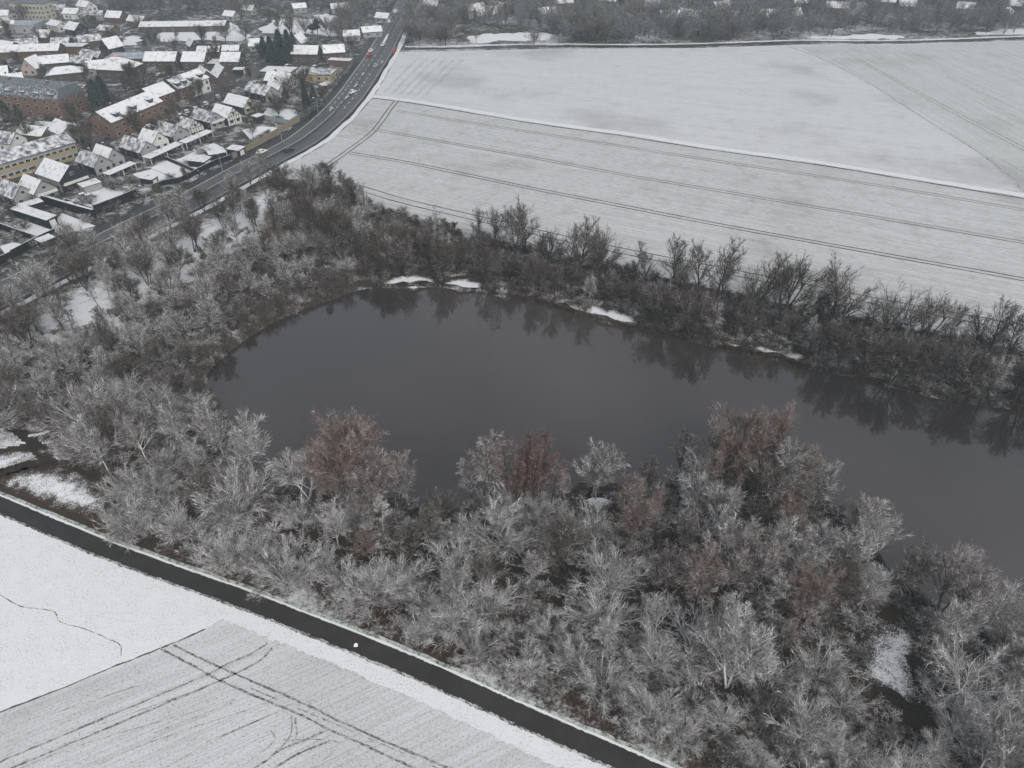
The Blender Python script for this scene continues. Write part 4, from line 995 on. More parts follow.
house('gabled_house', 'dark house with half-timbered end gable behind the dark cypress', 282, 87, 13, 8, 3.6, 3.2, -20, 'dark_clad', 'roof_snow', 'white_wall', wins=(1, 3), timber=True, group=A)
house('flat_roof_house', 'long low ochre house with flat snowy roof near the road bend', 316, 78, 20, 12, 3.0, .3, -8, 'yellow', 'roof_patchy', style='flat', wins=(1, 5), chim=0)
house('flat_roof_house', 'low flat-roofed house behind the half-timbered gable, deep snow on top', 280, 76, 16, 10, 3.0, .3, -8, 'brick', 'roof_snow', style='flat', wins=(1, 4), chim=0)
house('brick_house', 'brown brick house with white lower roof behind the flat ochre house', 308, 61, 14, 9, 4.6, 3.2, -5, 'brick_dark', 'roof_snow', wins=(1, 4))
house('brick_house', 'brown brick house nearest the main road by the dark conifers', 335, 59, 11, 8, 4.2, 3, 15, 'brick_dark', 'roof_snow', wins=(1, 3))
house('garage', 'low garage with flat white roof beside the main road hedge', 341, 65, 12, 5, 2.6, .2, -10, 'brick', 'roof_snow', style='flat', wins=(0, 1), chim=0, cat='garage', door=False)
house('wooden_house', 'steep blue-grey gable behind the snowy trees', 300, 49, 8, 7, 4, 4, 75, 'grey_wall', 'roof_snow', wins=(1, 2))
house('wooden_house', 'small house with white roof left of the dark conifers', 258, 50, 8, 7, 3, 3, 10, 'grey_wall', 'roof_snow', wins=(1, 2))
house('wooden_house', 'steep-roofed house just left of the large conifer group', 271, 52, 8, 6, 4, 3.4, -60, 'grey_wall', 'roof_snow', wins=(1, 2))
house('office_building', 'long office block with two ochre bands at the left edge', 28, 168, 34, 12, 6.0, 2.4, 55, 'grey_wall', 'roof_patchy', wins=(2, 14), ww=1.7, wh=1.4, band='yellow', cat='office', chim=2)
house('annex', 'low grey annex at the right end of the office block', 66, 151, 15, 6, 3.6, .3, 52, 'grey_wall', 'roof_slate', style='flat', wins=(1, 4), chim=0, cat='annex')
house('grey_house', 'grey gabled house with white roof under the brick apartment block', 70, 141, 11, 9, 4.8, 3.0, -38, 'grey_wall', 'roof_snow', wins=(1, 3))
house('apartment_block', 'long orange brick apartment block with grey mansard roof and dormers', 36, 110, 46, 15, 8.2, 4.0, -16, 'brick_orange', 'roof_slate', style='mansard', wins=(3, 9), dormers=6, chim=3, cat='apartments')
house('apartment_block', 'orange brick block with a row of dormers in its snowy roof beside dark trees', 131, 126, 30, 12, 6.6, 3.6, 72, 'brick_orange', 'roof_snow', style='gable', wins=(2, 8), dormers=3, chim=1, cat='apartments')
house('brick_house', 'red brick end house of the terrace with clean white roof', 159, 107, 12, 11, 6.0, 3.4, 68, 'brick', 'roof_snow', wins=(2, 3), chim=1)
house('terraced_house', 'dark red terraced house in the middle of the white terrace', 179, 99, 8, 11, 6.0, 3.4, 68, 'brick', 'roof_patchy', 'brick', wins=(2, 2), dormers=2)
house('terraced_house', 'white terraced house at the upper end of the terrace', 193, 93, 13, 11, 6.0, 3.4, 68, 'white_wall', 'roof_snow', 'white_wall', wins=(2, 4), dormers=2)
house('brick_house', 'wide hipped house with a red ridge and white roof', 122, 76, 17, 14, 4.6, 4.6, -10, 'brick_dark', 'roof_snow', style='hip', wins=(1, 4), ridge='redtile', chim=0)
house('brick_house', 'white-roofed house just left of the red-ridged roof', 102, 73, 13, 9, 3.6, 2.6, 25, 'grey_wall', 'roof_snow', wins=(1, 3), chim=0)
house('flat_roof_house', 'building with large flat blue-grey roof above the red-ridged house', 133, 65, 22, 13, 4.6, .3, 3, 'brick_dark', 'roof_blue', style='flat', wins=(1, 5), chim=0)
house('brick_house', 'dark brick house with white roof dotted with roof lights', 166, 69, 16, 11, 5.2, 3.2, 0, 'brick_dark', 'roof_snow', wins=(2, 5), chim=2)
house('brick_house', 'square white roof left of the two small flat roofs', 199, 69, 11.5, 11, 5, 3.4, -2, 'brick_dark', 'roof_snow', wins=(2, 3))
house('flat_roof_house', 'low flat roof between two square white roofs', 217, 68, 11, 9, 3, .3, -2, 'brick_dark', 'roof_snow', style='flat', wins=(1, 3), chim=0)
house('brick_house', 'square white roof right of the low flat roof', 235, 69, 9.5, 11, 5, 3.2, -2, 'brick_dark', 'roof_snow', wins=(2, 3))
house('brick_house', 'brown brick house with steep roof running downhill, left of its pair', 208, 87, 12, 8.5, 4.6, 4.2, -58, 'brick_dark', 'roof_snow', wins=(1, 3))
house('brick_house', 'brown brick house with steep roof running downhill, right of its pair', 225, 84, 11, 8.5, 4.6, 4.2, -55, 'brick_dark', 'roof_snow', wins=(1, 3))
house('brick_house', 'upper of two white roofs behind the apartment block', 59, 69, 13, 9, 4, 2.8, 20, 'brick_dark', 'roof_snow', wins=(1, 3))
house('brick_house', 'lower white roof directly behind the apartment block', 68, 80, 16, 9, 4, 2.4, 25, 'brick_dark', 'roof_snow', style='hip', wins=(1, 4), chim=0)
house('pink_house', 'pinkish gable facing the camera behind the apartment block', 36, 73, 9, 8, 3.4, 4.4, 85, 'brick_dark', 'roof_snow', 'pinkwall', wins=(1, 2), chim=0)
house('long_hall', 'long hall with white roof above a brown boarded wall', 32, 59, 34, 11, 5, 2.4, 8, 'brownwood', 'roof_snow', wins=(1, 5), chim=0, cat='hall')
house('flat_roof_house', 'brown flat-roofed building right of the long hall', 76, 54, 14, 8, 4.5, .3, 0, 'brownwood', 'roof_snow', style='flat', wins=(1, 3), chim=0)
house('long_hall', 'big building with grey flat roof at the far left', 20, 31, 26, 13, 4.5, .3, 4, 'grey_wall', 'roof_blue', style='flat', wins=(1, 6), chim=0, cat='hall')
house('tower_block', 'pale many-windowed apartment building at the top left', 36, 18, 24, 10, 9.5, .3, -8, 'cream', 'roof_slate', style='flat', wins=(3, 9), chim=0, cat='apartments')
house('brick_house', 'steep dark gable with white roof by the curved street', 114, 53, 9, 7, 3.6, 4.4, 60, 'dark_clad', 'roof_snow', wins=(1, 2), chim=0)
house('long_hall', 'long white roof behind bare trees, upper middle of the village', 186, 30, 52, 12, 3.2, 1.8, 4, 'brick_dark', 'roof_snow', wins=(1, 9), chim=0, cat='hall')
house('wooden_house', 'small white roof behind the square white roofs', 211, 56, 12, 7, 3, 2, 0, 'brick_dark', 'roof_snow', wins=(1, 3), chim=0)
house('wooden_house', 'small white roof behind the square white roofs, near the snowy field', 233, 55, 9, 6, 3, 2, 0, 'brick_dark', 'roof_snow', wins=(1, 3), chim=0)
house('wooden_house', 'narrow diagonal white roof among bare trees', 194, 50, 9, 5, 3, 2.6, -55, 'dark_clad', 'roof_snow', wins=(1, 2), chim=0)
rnd = random.Random(12)
far1 = [(12, 45), (30, 42), (48, 34), (64, 40), (60, 22), (78, 26), (92, 38), (75, 10), (96, 12), (118, 14), (5, 12), (62, 6), (88, 3), (110, 27), (140, 18), (7, 24), (46, 6), (96, 55), (16, 80), (2, 72), (86, 60), (12, 140), (40, 132)]
for i, (px, py) in enumerate(far1):
    house('village_house', 'small snow-roofed house among the crowded houses at the far left of the village', px, py+8, rnd.uniform(9, 14), rnd.uniform(7, 9), 3.4, rnd.uniform(2, 3.2), rnd.uniform(-35, 30), rnd.choice(['brick_dark', 'grey_wall', 'brick', 'dark_clad', 'white_wall']), rnd.choice(['roof_snow', 'roof_snow', 'roof_patchy']), wins=(1, 2), chim=1, group='small houses at the far left')
far2 = [(475, 16), (498, 15), (486, 21), (608, 7), (628, 5), (690, 22), (742, 26), (764, 22), (800, 9), (835, 14), (882, 8), (904, 12), (652, 13), (702, 4), (962, 15), (1000, 21), (992, 6), (546, 20), (562, 9), (432, 12), (930, 4), (455, 5), (668, 24), (775, 24), (790, 22), (845, 3), (1016, 12), (720, 14)]
for i, (px, py) in enumerate(far2):
    house('distant_house', 'small snow-roofed house half hidden in the hazy trees beyond the snowy fields', px, py, rnd.uniform(10, 16), rnd.uniform(8, 10), 4.5, rnd.uniform(3, 4), rnd.uniform(-40, 40), rnd.choice(['brick_dark', 'grey_wall', 'brick']), 'roof_snow', wins=(1, 2), chim=0, group='distant houses beyond the fields', door=False)
far3 = [(372, 36), (352, 40), (384, 22), (340, 12), (300, 12), (250, 14), (232, 20)]
for px, py in far3:
    house('distant_house', 'small pale house in the hazy wood behind the village', px, py, rnd.uniform(8, 12), 7, 3, 2.4, rnd.uniform(-30, 30), 'grey_wall', 'roof_snow', wins=(1, 2), chim=0, group='distant houses behind the village', door=False)

# ------------------------------------------------------------------ yards, fences, hedges beside the road
for q, nm in (([(63, 203), (96, 213.5), (136, 197), (128, 186), (104, 187)], 'yard'), ([(13, 226), (39, 238), (57, 232), (26, 221)], 'yard'), ([(62, 213), (96, 226), (60, 235), (50, 226)], 'yard'),
          ([(150, 168), (168, 160), (198, 172), (185, 181)], 'garden'), ([(176, 160), (196, 151), (216, 160), (200, 171)], 'garden'), ([(192, 150), (214, 143), (232, 152), (217, 159)], 'garden'), ([(132, 174), (152, 169), (172, 178), (150, 186)], 'garden'),
          ([(242, 130), (262, 126), (280, 128), (256, 146)], 'garden'), ([(268, 108), (296, 110), (300, 113), (289, 120), (262, 115)], 'pool terrace'), ([(0, 247), (12, 242), (30, 246), (8, 258)], 'garden'), ([(38, 121), (84, 124), (74, 130), (48, 129)], 'garden'), ([(318, 84), (330, 80), (336, 76), (338, 79), (326, 87)], 'garden')):
    poly_sheet('snowy_yard', G(q), .030, M['lawn'])
poly_sheet('swimming_pool', G([(270, 116.5), (274, 115.4), (285, 117.2), (283, 119)]), .06, M['pool'])
def wall_line(name, label, pts, h, th, mat, cat='fence', group=None, jit=0):
    """a standing wall along a line; posts are its parts"""
    Q = [Vector((p[0], p[1], 0)) for p in G(pts)]; e = empty(name, Q[0]); tag(e, label, cat, group)
    bm = bmesh.new(); r = random.Random(len(label)); L_ = offset(Q, th/2); R_ = offset(Q, -th/2); prev = None
    for a, b in zip(L_, R_):
        z = h+r.uniform(-jit, jit); a = a-Q[0]; b = b-Q[0]
        c = [bm.verts.new((a.x, a.y, 0)), bm.verts.new((b.x, b.y, 0)), bm.verts.new((b.x, b.y, z)), bm.verts.new((a.x, a.y, z))]
        if prev:
            for i in range(4): bm.faces.new((prev[i], c[i], c[(i+1) % 4], prev[(i+1) % 4]))
        else: bm.faces.new(c)
        prev = c
    bm.faces.new(prev[::-1]); bmesh.ops.recalc_face_normals(bm, faces=bm.faces[:])
    link('panel', bm_mesh('panel', bm, [M[mat]]), e)
    for a, b in zip(Q[:-1], Q[1:]):
        bm = bmesh.new(); p = a-Q[0]; box_bm(bm, p.x-.12, p.x+.12, p.y-.12, p.y+.12, 0, h+.12); link('post', bm_mesh('post', bm, [M['grey_fence']]), e)
    return e
def hedge(label, pts, h, th, mat='hedge', n=60, group=None):
    """clipped hedge: dense twig mass along a line"""
    Q = smooth(G(pts), 4); rg = np.random.default_rng(len(pts)*7+int(h*10)); k0 = Q[0]
    pts_ = np.array([[p.x-k0.x, p.y-k0.y] for p in Q]); L = np.linalg.norm(np.diff(pts_, axis=0), axis=1).sum(); m = int(L*n)
    k = rg.integers(0, len(pts_)-1, m); f = rg.random(m)[:, None]; b = pts_[k]*(1-f)+pts_[k+1]*f+rg.normal(0, th*.28, (m, 2))
    z = rg.random(m)**.6*h*.95; base = np.concatenate([b, z[:, None]], 1); d = rg.normal(0, 1, (m, 3))+[0, 0, .5]
    V, F = slivers(rg, base, d, rg.uniform(.3, .8, m), np.full(m, .22))
    o = link('hedge', tri_mesh('hedge', V, F, [M[mat]]), None, (k0.x, k0.y, 0)); tag(o, label, 'hedge', group); return o
wall_line('noise_wall', 'long tan timber noise wall beside the main road', [(233, 159), (247, 151), (262, 143.5), (273, 137), (284, 130), (300, 121)], 2.2, .25, 'tan', 'wall')
wall_line('noise_wall', 'short tan wall by the road bend below the flat ochre house', [(321, 97), (325, 93), (330, 88.5)], 2.2, .25, 'tan', 'wall')
wall_line('garden_wall', 'grey wall around the swimming pool terrace', [(256, 117), (262, 118.5), (275, 121.5), (290, 125), (301, 117)], 1.8, .3, 'grey_wall', 'wall')
wall_line('black_fence', 'tall black fence on the road side of the large snowy yard', [(96, 214), (109, 209), (122, 204), (138, 197)], 3.0, .3, 'black_fence')
wall_line('black_fence', 'black fence with white top on the left side of the large snowy yard', [(44, 203), (61, 208), (78, 213), (96, 218)], 3.0, .9, 'black_fence')
wall_line('black_fence', 'black fence in front of the small snowy yard by the left edge', [(14, 258), (26, 251.5), (40, 244), (57, 236)], 2.6, .3, 'black_fence')
wall_line('black_fence', 'black fence at the left edge running up to the small yard', [(-20, 222), (-2, 228), (14, 234), (40, 243)], 2.4, .35, 'black_fence')
wall_line('black_fence', 'black fence along the road at the far left edge', [(-30, 278), (-8, 268), (14, 258.5)], 2.4, .3, 'black_fence')
wall_line('black_fence', 'dark fence along the gardens between large yard and noise wall', [(153, 190), (166, 185), (181, 182.5), (192, 177), (204, 170.5), (216, 165), (232, 159.5)], 2.0, .25, 'black_fence')
wall_line('black_fence', 'dark low fence dividing the two gardens left of the bare garden tree', [(166, 160), (180, 166), (196, 173), (200, 175)], 1.5, .2, 'black_fence')
wall_line('black_fence', 'dark low fence between the upper two gardens', [(196, 150), (208, 155), (218, 160)], 1.5, .2, 'black_fence')
wall_line('black_fence', 'dark fence inside the large snowy yard', [(66, 200), (84, 206), (98, 211)], .6, .3, 'black_fence')
me_ = [proj(p) for p in hline(6.75) if 190 < p.y < 330]
wall_line('crash_barrier', 'low dark crash barrier along the middle of the main road', me_[::2], .75, .25, 'grey_fence', 'barrier')
hedge('snow-dusted hedge on the right side of the large snowy yard', [(104, 187), (116, 190), (130, 195), (140, 198)], 2.4, 1.8)
hedge('tall dark hedge beside the road right of the tan noise wall', [(302, 121), (308, 116), (314, 111), (320, 105)], 3.2, 2.4)
hedge('long dark hedge beside the road below the flat ochre house', [(330, 90), (337, 83), (345, 75), (350, 68), (356, 60)], 2.6, 2.4)
hedge('scruffy hedge between the shrub garden and the noise wall', [(226, 152), (242, 148), (258, 140), (270, 133)], 1.6, 1.6)
hedge('clipped dark hedge along the back of the large yard', [(90, 186), (104, 181), (116, 184)], 1.8, 1.4)
def shed(name, label, px, py, L, W, h, ang, wall, roof='roof_snow', open_=False, cat='shed'):
    e = empty(name, g(px, py), R(ang)); tag(e, label, cat); bm = bmesh.new()
    if open_:
        for x in (-L/2+.2, 0, L/2-.2):
            for y in (-W/2+.15, W/2-.15): box_bm(bm, x-.1, x+.1, y-.1, y+.1, 0, h)
        link('posts', bm_mesh('posts', bm, [M[wall]]), e)
    else:
        box_bm(bm, -L/2, L/2, -W/2, W/2, 0, h); link('wall', bm_mesh('wall', bm, [M[wall]]), e)
        bm = bmesh.new(); box_bm(bm, L/2+.003, L/2+.05, -W*.3, W*.3, .05, h*.85); link('door', bm_mesh('door', bm, [M['frame']]), e)
    bm = bmesh.new(); roof_slab(bm, [(-L/2-.3, -W/2-.3, h+.22), (L/2+.3, -W/2-.3, h+.22), (L/2+.3, W/2+.3, h+.45), (-L/2-.3, W/2+.3, h+.45)], .2); link('roof', bm_mesh('roof', bm, [M[roof]]), e)
    return e
shed('garage_row', 'long low black garage row with white roof beside the small yard', 37, 221, 18, 3.2, 2.8, -28, 'black_fence', cat='garage')
shed('carport', 'long white-roofed carport in front of the pale-gabled house', 165, 157, 17, 3.6, 2.4, 68, 'white_wall', open_=True, cat='carport')
shed('carport', 'white-roofed carport beside the half-timbered gable', 198, 143, 15, 3.4, 2.4, 66, 'white_wall', open_=True, cat='carport')
shed('carport', 'white-roofed carport right of the dark twin-gabled house', 122, 175, 12, 3, 2.3, 66, 'white_wall', open_=True, cat='carport')
shed('garden_shed', 'small shed with white roof at the left end of the noise wall', 237, 154, 5.5, 4, 2.2, -20, 'dark_clad')
shed('garden_shed', 'garden shed with white roof beside the black garden fence', 201, 165, 7, 5, 2.2, -15, 'dark_clad')
shed('garden_shed', 'garden shed in the garden left of the noise wall, below the timber gable', 218, 158, 6, 4, 2.2, 30, 'dark_clad')
shed('garden_shed', 'small white-roofed lean-to right of the small snowy yard', 34, 210, 6, 3.4, 2.3, 50, 'dark_clad')
shed('garden_shed', 'small shed with thick snow at the corner of the hedge and black fence', 150, 183, 5.5, 3.0, 2.0, -20, 'dark_clad')
shed('garden_shed', 'small shed beside the black fence near the left edge', 48, 245, 4, 3, 2, 60, 'dark_clad')
shed('garden_shed', 'white-roofed shed below the pale gable of the big house', 92, 190, 6, 4, 2.3, 50, 'grey_wall')
shed('garden_shed', 'small shed behind the pool terrace', 259, 121, 4, 3, 2.2, 60, 'dark_clad')
shed('garden_shed', 'little shed with clean white roof in front of the brown brick pair', 240, 70+4, 5, 4, 2.4, 0, 'dark_clad')

# ------------------------------------------------------------------ vehicles, lamps
def car_meshes(paint, van=False, snow=False):
    L, W = (4.4, 1.8) if not van else (5.2, 2.0)
    prof = [(-L/2, .35), (-L/2+.05, .8), (-L/2+.5, .95), (-L/2+.95, 1.45), (.5, 1.48), (1.15, .98), (L/2-.15, .82), (L/2, .55), (L/2, .35)] if not van else [(-L/2, .35), (-L/2, 1.9), (-L/2+.2, 2.1), (L/2-1.6, 2.1), (L/2-.8, 1.2), (L/2-.1, 1.0), (L/2, .35)]
    bm = bmesh.new(); rows = []
    for y, s in ((-W/2, .0), (-W/2+.12, .0), (W/2-.12, .0), (W/2, .0)):
        ins = .0 if abs(y) < W/2-.01 else 1
        rows.append([bm.verts.new((x*(.985 if ins else 1), y*(1-.12*max(0, z-.9)), z-(.05 if ins and z > .9 else 0))) for x, z in prof])
    for a, b in zip(rows[:-1], rows[1:]):
        for i in range(len(prof)): j = (i+1) % len(prof); bm.faces.new((a[i], a[j], b[j], b[i]))
    bm.faces.new(rows[0][::-1]); bm.faces.new(rows[-1]); bmesh.ops.recalc_face_normals(bm, faces=bm.faces[:])
    body = bm_mesh('body', bm, [M[paint]])
    bm = bmesh.new(); zt = 1.4 if not van else 1.9
    if not van:
        box_bm(bm, -.95, .55, -W/2+.0, W/2-.0, 1.0, 1.34)
        v = [bm.verts.new(p) for p in ((.62, -.68, 1.44), (.62, .68, 1.44), (1.2, .72, 1.02), (1.2, -.72, 1.02))]; bm.faces.new(v)
        v = [bm.verts.new(p) for p in ((-1.34, -.68, 1.42), (-1.34, .68, 1.42), (-1.75, .7, 1.02), (-1.75, -.7, 1.02))]; bm.faces.new(v)
    else:
        v = [bm.verts.new(p) for p in ((1.04, -.8, 2.06), (1.04, .8, 2.06), (1.84, .85, 1.24), (1.84, -.85, 1.24))]; bm.faces.new(v); box_bm(bm, .2, 1.0, -W/2-.01, W/2+.01, 1.3, 1.85)
    glass = bm_mesh('windows', bm, [M['glass']])
    bm = bmesh.new(); bmesh.ops.create_cone(bm, cap_ends=True, segments=14, radius1=.33, radius2=.33, depth=.22, matrix=Matrix.Rotation(R(90), 4, 'X')); wheel = bm_mesh('wheel', bm, [M['tyre']])
    return body, glass, wheel, L, W
CARM = {}
def car(name, label, px, py, ang, paint, van=False, cat='car', group=None):
    k = (paint, van)
    if k not in CARM: CARM[k] = car_meshes(paint, van)
    b, gl, wh, L, W = CARM[k]; e = empty(name, g(px, py, .02), R(ang)); e.location.z = .026; tag(e, label, cat, group)
    link('body', b, e); link('windows', gl, e)
    for x in (-L*.31, L*.31):
        for y in (-W/2+.08, W/2-.08): link('wheel', wh, e, (x, y, .33))
    for y in (-.6, .6):
        if 'headlight' not in CARM:
            bm = bmesh.new(); box_bm(bm, 0, .04, -.16, .16, -.07, .07); CARM['headlight'] = bm_mesh('headlight', bm, [M['lamp_white']])
        link('headlight', CARM['headlight'], e, (L/2-.02, y, .66))
    return e
car('parked_car' if False else 'car', 'white car driving beside the tan noise wall on the main road', 262, 153, 55, 'carwhite')
car('car', 'dark car on the near carriageway of the main road', 289, 151.5, 55, 'cardark')
car('car', 'white car near the bend where the lane arrows start', 353, 96-3, 65, 'carwhite')
car('car', 'pale car in the middle of the main road by the white arrows', 376, 66.5, 78, 'carsilver')
car('car', 'white car beside the left red crossing stripe', 371, 51.5, 80, 'carwhite')
car('car', 'white car waiting near the traffic island', 383, 45.5, 80, 'carwhite')
car('van', 'white van with bright front on the far stretch of the main road', 389, 22.5, 82, 'carwhite', True, 'van')
car('van', 'white van farthest up the main road', 396, 12.5, 82, 'carwhite', True, 'van')
car('car', 'dark car just behind the bright white van', 392, 19, 82, 'cardark')
car('car', 'silver car on the right lane under the roadside trees', 403, 28, 80, 'carsilver')
car('car', 'red-tailed car at the left red stripe', 369, 57, 78, 'carred')
pk = [(38, 189, 20), (47, 175, 60), (152, 112, 60), (187, 113, 60), (196, 110, 60), (181, 117, 0), (206, 105, 60), (150, 128, -30), (108, 158, 50), (18, 72, 10), (24, 68, 10), (13, 62, 0), (288, 67, 0), (315, 68, 10), (330, 64, 30), (218, 98, 60), (160, 62+14, 10), (86, 88, 10), (233, 84, 30), (84, 197, -20), (90, 198, -20), (72, 206, 30), (130, 90, 10), (246, 62, 0)]
for i, (px, py, a) in enumerate(pk): car('parked_car', 'snow-covered parked car between the village houses', px, py, a+60, 'carsnow', group='snow-covered parked cars in the village')
def lamp(label, px, py, h, ang=-30):
    e = empty('street_lamp', g(px, py), R(ang)); tag(e, label, 'street lamp', 'street lamps along the main road')
    bm = bmesh.new(); bmesh.ops.create_cone(bm, cap_ends=True, segments=8, radius1=.13, radius2=.07, depth=h, matrix=Matrix.Translation((0, 0, h/2))); link('pole', bm_mesh('pole', bm, [M['metal']]), e)
    bm = bmesh.new(); box_bm(bm, 0, 1.6, -.05, .05, h-.1, h); link('arm', bm_mesh('arm', bm, [M['metal']]), e)
    bm = bmesh.new(); box_bm(bm, 1.2, 2.2, -.22, .22, h-.02, h+.14); link('lamp_head', bm_mesh('lamp_head', bm, [M['lamp_white']]), e)
lamp('tall grey street lamp with white head beside the dark hedge right of the pool terrace', 319, 116, 7.5, 150)
lamp('grey street lamp beside the tan noise wall above the white car', 282, 141, 6.5, 150)
lamp('grey street lamp by the garden fence left of the noise wall', 223, 172, 6.5, 150)
lamp('grey street lamp by the road below the large snowy yard', 149, 205, 6.5, 150)
lamp('street lamp near the road bend by the garage with flat white roof', 352, 64, 7.5, 150)
lamp('street lamp on the left of the junction', 378, 36, 7.5, 0)
# the small things
bm = bmesh.new(); v = [bm.verts.new(p) for p in ((-.3, -.2, .0), (.32, -.16, .02), (.25, .28, .14), (-.1, .34, .22), (-.34, .1, .1))]; bm.faces.new(v)
r_ = bmesh.ops.extrude_face_region(bm, geom=bm.faces[:]); bmesh.ops.translate(bm, vec=(0, 0, .05), verts=[q for q in r_['geom'] if isinstance(q, bmesh.types.BMVert)])
o = link('paper_scrap', bm_mesh('paper_scrap', bm, [M['white']]), None, g(356, 646)); o.location.z = .035; tag(o, 'white crumpled scrap lying on the dark paved path', 'litter')
e = empty('nesting_box', g(193, 296)); tag(e, 'small orange box on a post in the wood left of the pond', 'box')
bm = bmesh.new(); box_bm(bm, -.06, .06, -.06, .06, 0, 2.2); link('post', bm_mesh('post', bm, [M['timberwood']]), e)
bm = bmesh.new(); box_bm(bm, -.2, .2, -.18, .18, 2.2, 2.7); box_bm(bm, -.28, .28, -.25, .25, 2.7, 2.78); link('box_body', bm_mesh('box_body', bm, [M['orange']]), e)
e = empty('railing', g(134, 243), R(60)); tag(e, 'short white metal railing between trees beside the main road', 'railing')
for i in range(9):
    bm = bmesh.new(); box_bm(bm, i*.5-.05, i*.5+.05, -.04, .04, 0, 1.3); link('upright', bm_mesh('upright', bm, [M['white']]), e)
bm = bmesh.new(); box_bm(bm, -.1, 4.1, -.06, .06, 1.3, 1.42); link('rail', bm_mesh('rail', bm, [M['white']]), e)

# ------------------------------------------------------------------ conifers and village trees
def conifer_geo(seed, h, w_):
    rg = np.random.default_rng(seed); n = 1500; z = rg.random(n)**.8*h*.97+h*.03; az = rg.random(n)*6.283; rmax = w_*(1-z/h)**.8+.1; r = rmax*rg.uniform(.1, .75, n)
    base = np.stack([np.cos(az)*r*.4, np.sin(az)*r*.4, z], 1); d = np.stack([np.cos(az), np.sin(az), rg.uniform(-.35, .15, n)], 1)
    L = rmax*rg.uniform(.6, 1.05, n)
    v1 = slivers(rg, base, d, L, np.full(n, .3)); tips = base+unit(d)*(L*rg.uniform(.3, .9, n))[:, None]; k = 3
    v2 = slivers(rg, np.repeat(tips, k, 0), np.repeat(d, k, 0)+rg.normal(0, .6, (n*k, 3)), rg.uniform(.3, .9, n*k), np.full(n*k, .16))
    t = prisms(*grow(rg, np.zeros((1, 3)), np.array([[0, 0, 1.]]), np.array([h*.95]), np.array([.25]), np.array([.04]), 5, .01, 0))
    return t, join([v1, v2])
CM = []
for k, (h, w_) in enumerate(((12, 3.2), (12, 4.2), (11, 1.8))):
    t_, c_ = conifer_geo(30+k, h, w_); CM.append((tri_mesh('trunk', *t_, [M['bark']]), tri_mesh('crown', *c_, [M['conifer']]), h))
for k, h, px, py, lb in ((0, 16, 104, 118, 'tall dark conifer beside the orange brick block'), (0, 13, 98, 112, 'dark conifer just left of the tallest one by the brick block'), (1, 14, 108, 108, 'broad dark conifer behind the tallest one by the brick block'), (2, 13, 307, 108, 'slim dark cypress above the pool terrace'), (1, 9, 315, 106, 'dark round conifer right of the slim cypress'),
        (1, 17, 283, 64, 'large dark conifer in the middle of the big conifer group'), (0, 16, 291, 62, 'large dark conifer at the right of the big conifer group'), (1, 13, 273, 62, 'snow-flecked conifer at the left of the big conifer group'), (0, 14, 296, 60, 'pointed conifer at the right edge of the big conifer group'), (1, 12, 266, 60, 'small snow-flecked conifer at the left edge of the big conifer group'),
        (1, 7, 287, 103, 'small dark conifer in the garden below the narrow gabled house'), (0, 9, 814, 322, 'small dark conifer among brown trees at the far field edge'), (1, 9, 10, 122, 'broad dark conifer below the long apartment block'), (1, 8, 22, 124, 'smaller dark conifer below the long apartment block, right of the broad one'), (0, 9, 90, 160, 'dark conifer behind the dark twin-gabled house'), (1, 6, 170, 82, 'low dark conifer behind the white terrace')):
    x, y = P(px, py); e = empty('conifer', (x, y, 0), px); s = h/CM[k][2]; e.scale = (s, s, s); tag(e, lb, 'conifer'); link('trunk', CM[k][0], e); link('crown', CM[k][1], e)
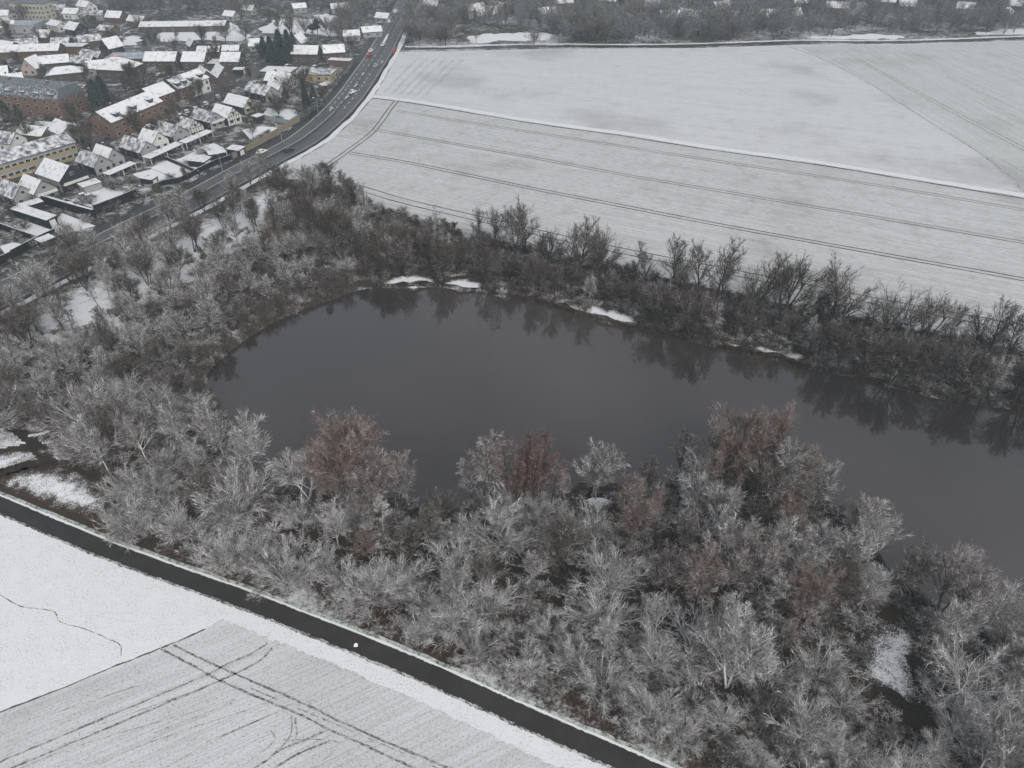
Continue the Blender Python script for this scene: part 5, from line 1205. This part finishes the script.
vt = [(118, 112, 'frost_light', 9), (126, 92, 'frost_light', 9), (140, 96, 'brown', 9), (148, 92, 'brown', 10), (84, 148, 'brown', 10), (93, 152, 'frost_light', 10), (160, 52, 'brown', 11), (203, 46, 'brown', 12), (226, 42, 'brown', 11), (152, 48, 'frost_light', 10), (188, 180, 'frost_light', 5), (246, 40, 'brown', 9),
      (280, 36, 'brown', 12), (292, 37, 'frost_light', 12), (306, 36, 'brown', 12), (318, 38, 'brown', 12), (330, 38, 'frost_light', 12), (338, 38, 'brown', 12), (30, 138, 'frost_light', 6), (325, 103, 'brown', 8), (352, 52, 'brown', 10), (420, 47, 'brown', 9), (446, 46, 'brown', 10), (534, 46, 'brown', 9)]
for i, (px, py, mt, h) in enumerate(vt):
    x, y = P(px, py); tree(('tall', 'vase', 'open')[i % 3], i % 3+1, mt, x, y, h, 'bare_tree', 'bare dark tree standing among the village houses and yards' if px < 400 else 'bare dark tree beside the far field road', 'bare trees of the village' if px < 400 else 'bare trees by the far field road')
rnd = random.Random(55); k = 0
while k < 60:
    px = rnd.uniform(0, 350); py = rnd.uniform(18, 150); p = g(px, py)
    if not inside(p, VILL) or dist_line(p, HWY) < 22: continue
    k += 1; tree(rnd.choice(('tall', 'vase', 'open')), rnd.choice((1, 2, 3)), rnd.choice(('frost_light', 'brown', 'frost_light')), p.x, p.y, rnd.uniform(6, 11), 'bare_tree', 'bare dark tree standing among the village houses and yards', 'bare trees of the village')
rnd = random.Random(31); k = 0; spots = []
while k < 150:
    px = rnd.uniform(0, 340); py = rnd.uniform(40, 250); p = g(px, py)
    if p.x > -1e9 and dist_line(p, HWY) < 20 or not inside(p, VILL): continue
    spots.append(p); k += 1
for p in spots:
    x, y = p.x, p.y; tree('shrub', rnd.choice((1, 2, 3)), rnd.choice(('frost_mid', 'frost_light', 'brown', 'frost_light')), x, y, rnd.uniform(1.6, 3.6), 'garden_bush', 'small bare bush in a garden between the village houses', 'garden bushes in the village', 'bush', wide=1.4)

# ------------------------------------------------------------------ winter haze
me = bpy.data.meshes.new('haze'); bm = bmesh.new(); box_bm(bm, -6300, 6300, -2300, 9300, -1, 104); bm.to_mesh(me); bm.free()
m = bpy.data.materials.new('haze'); m.use_nodes = True; nt = m.node_tree; nt.nodes.remove(nt.nodes['Principled BSDF'])
pv = nt.nodes.new('ShaderNodeVolumePrincipled'); pv.inputs['Color'].default_value = (.76, .92, 1, 1); pv.inputs['Density'].default_value = .0004; pv.inputs['Anisotropy'].default_value = .2
nt.links.new(pv.outputs[0], nt.nodes['Material Output'].inputs['Volume']); me.materials.append(m)
o = link('haze', me); tag(o, 'thin cold haze over the fields and the village', 'haze', None, 'stuff')
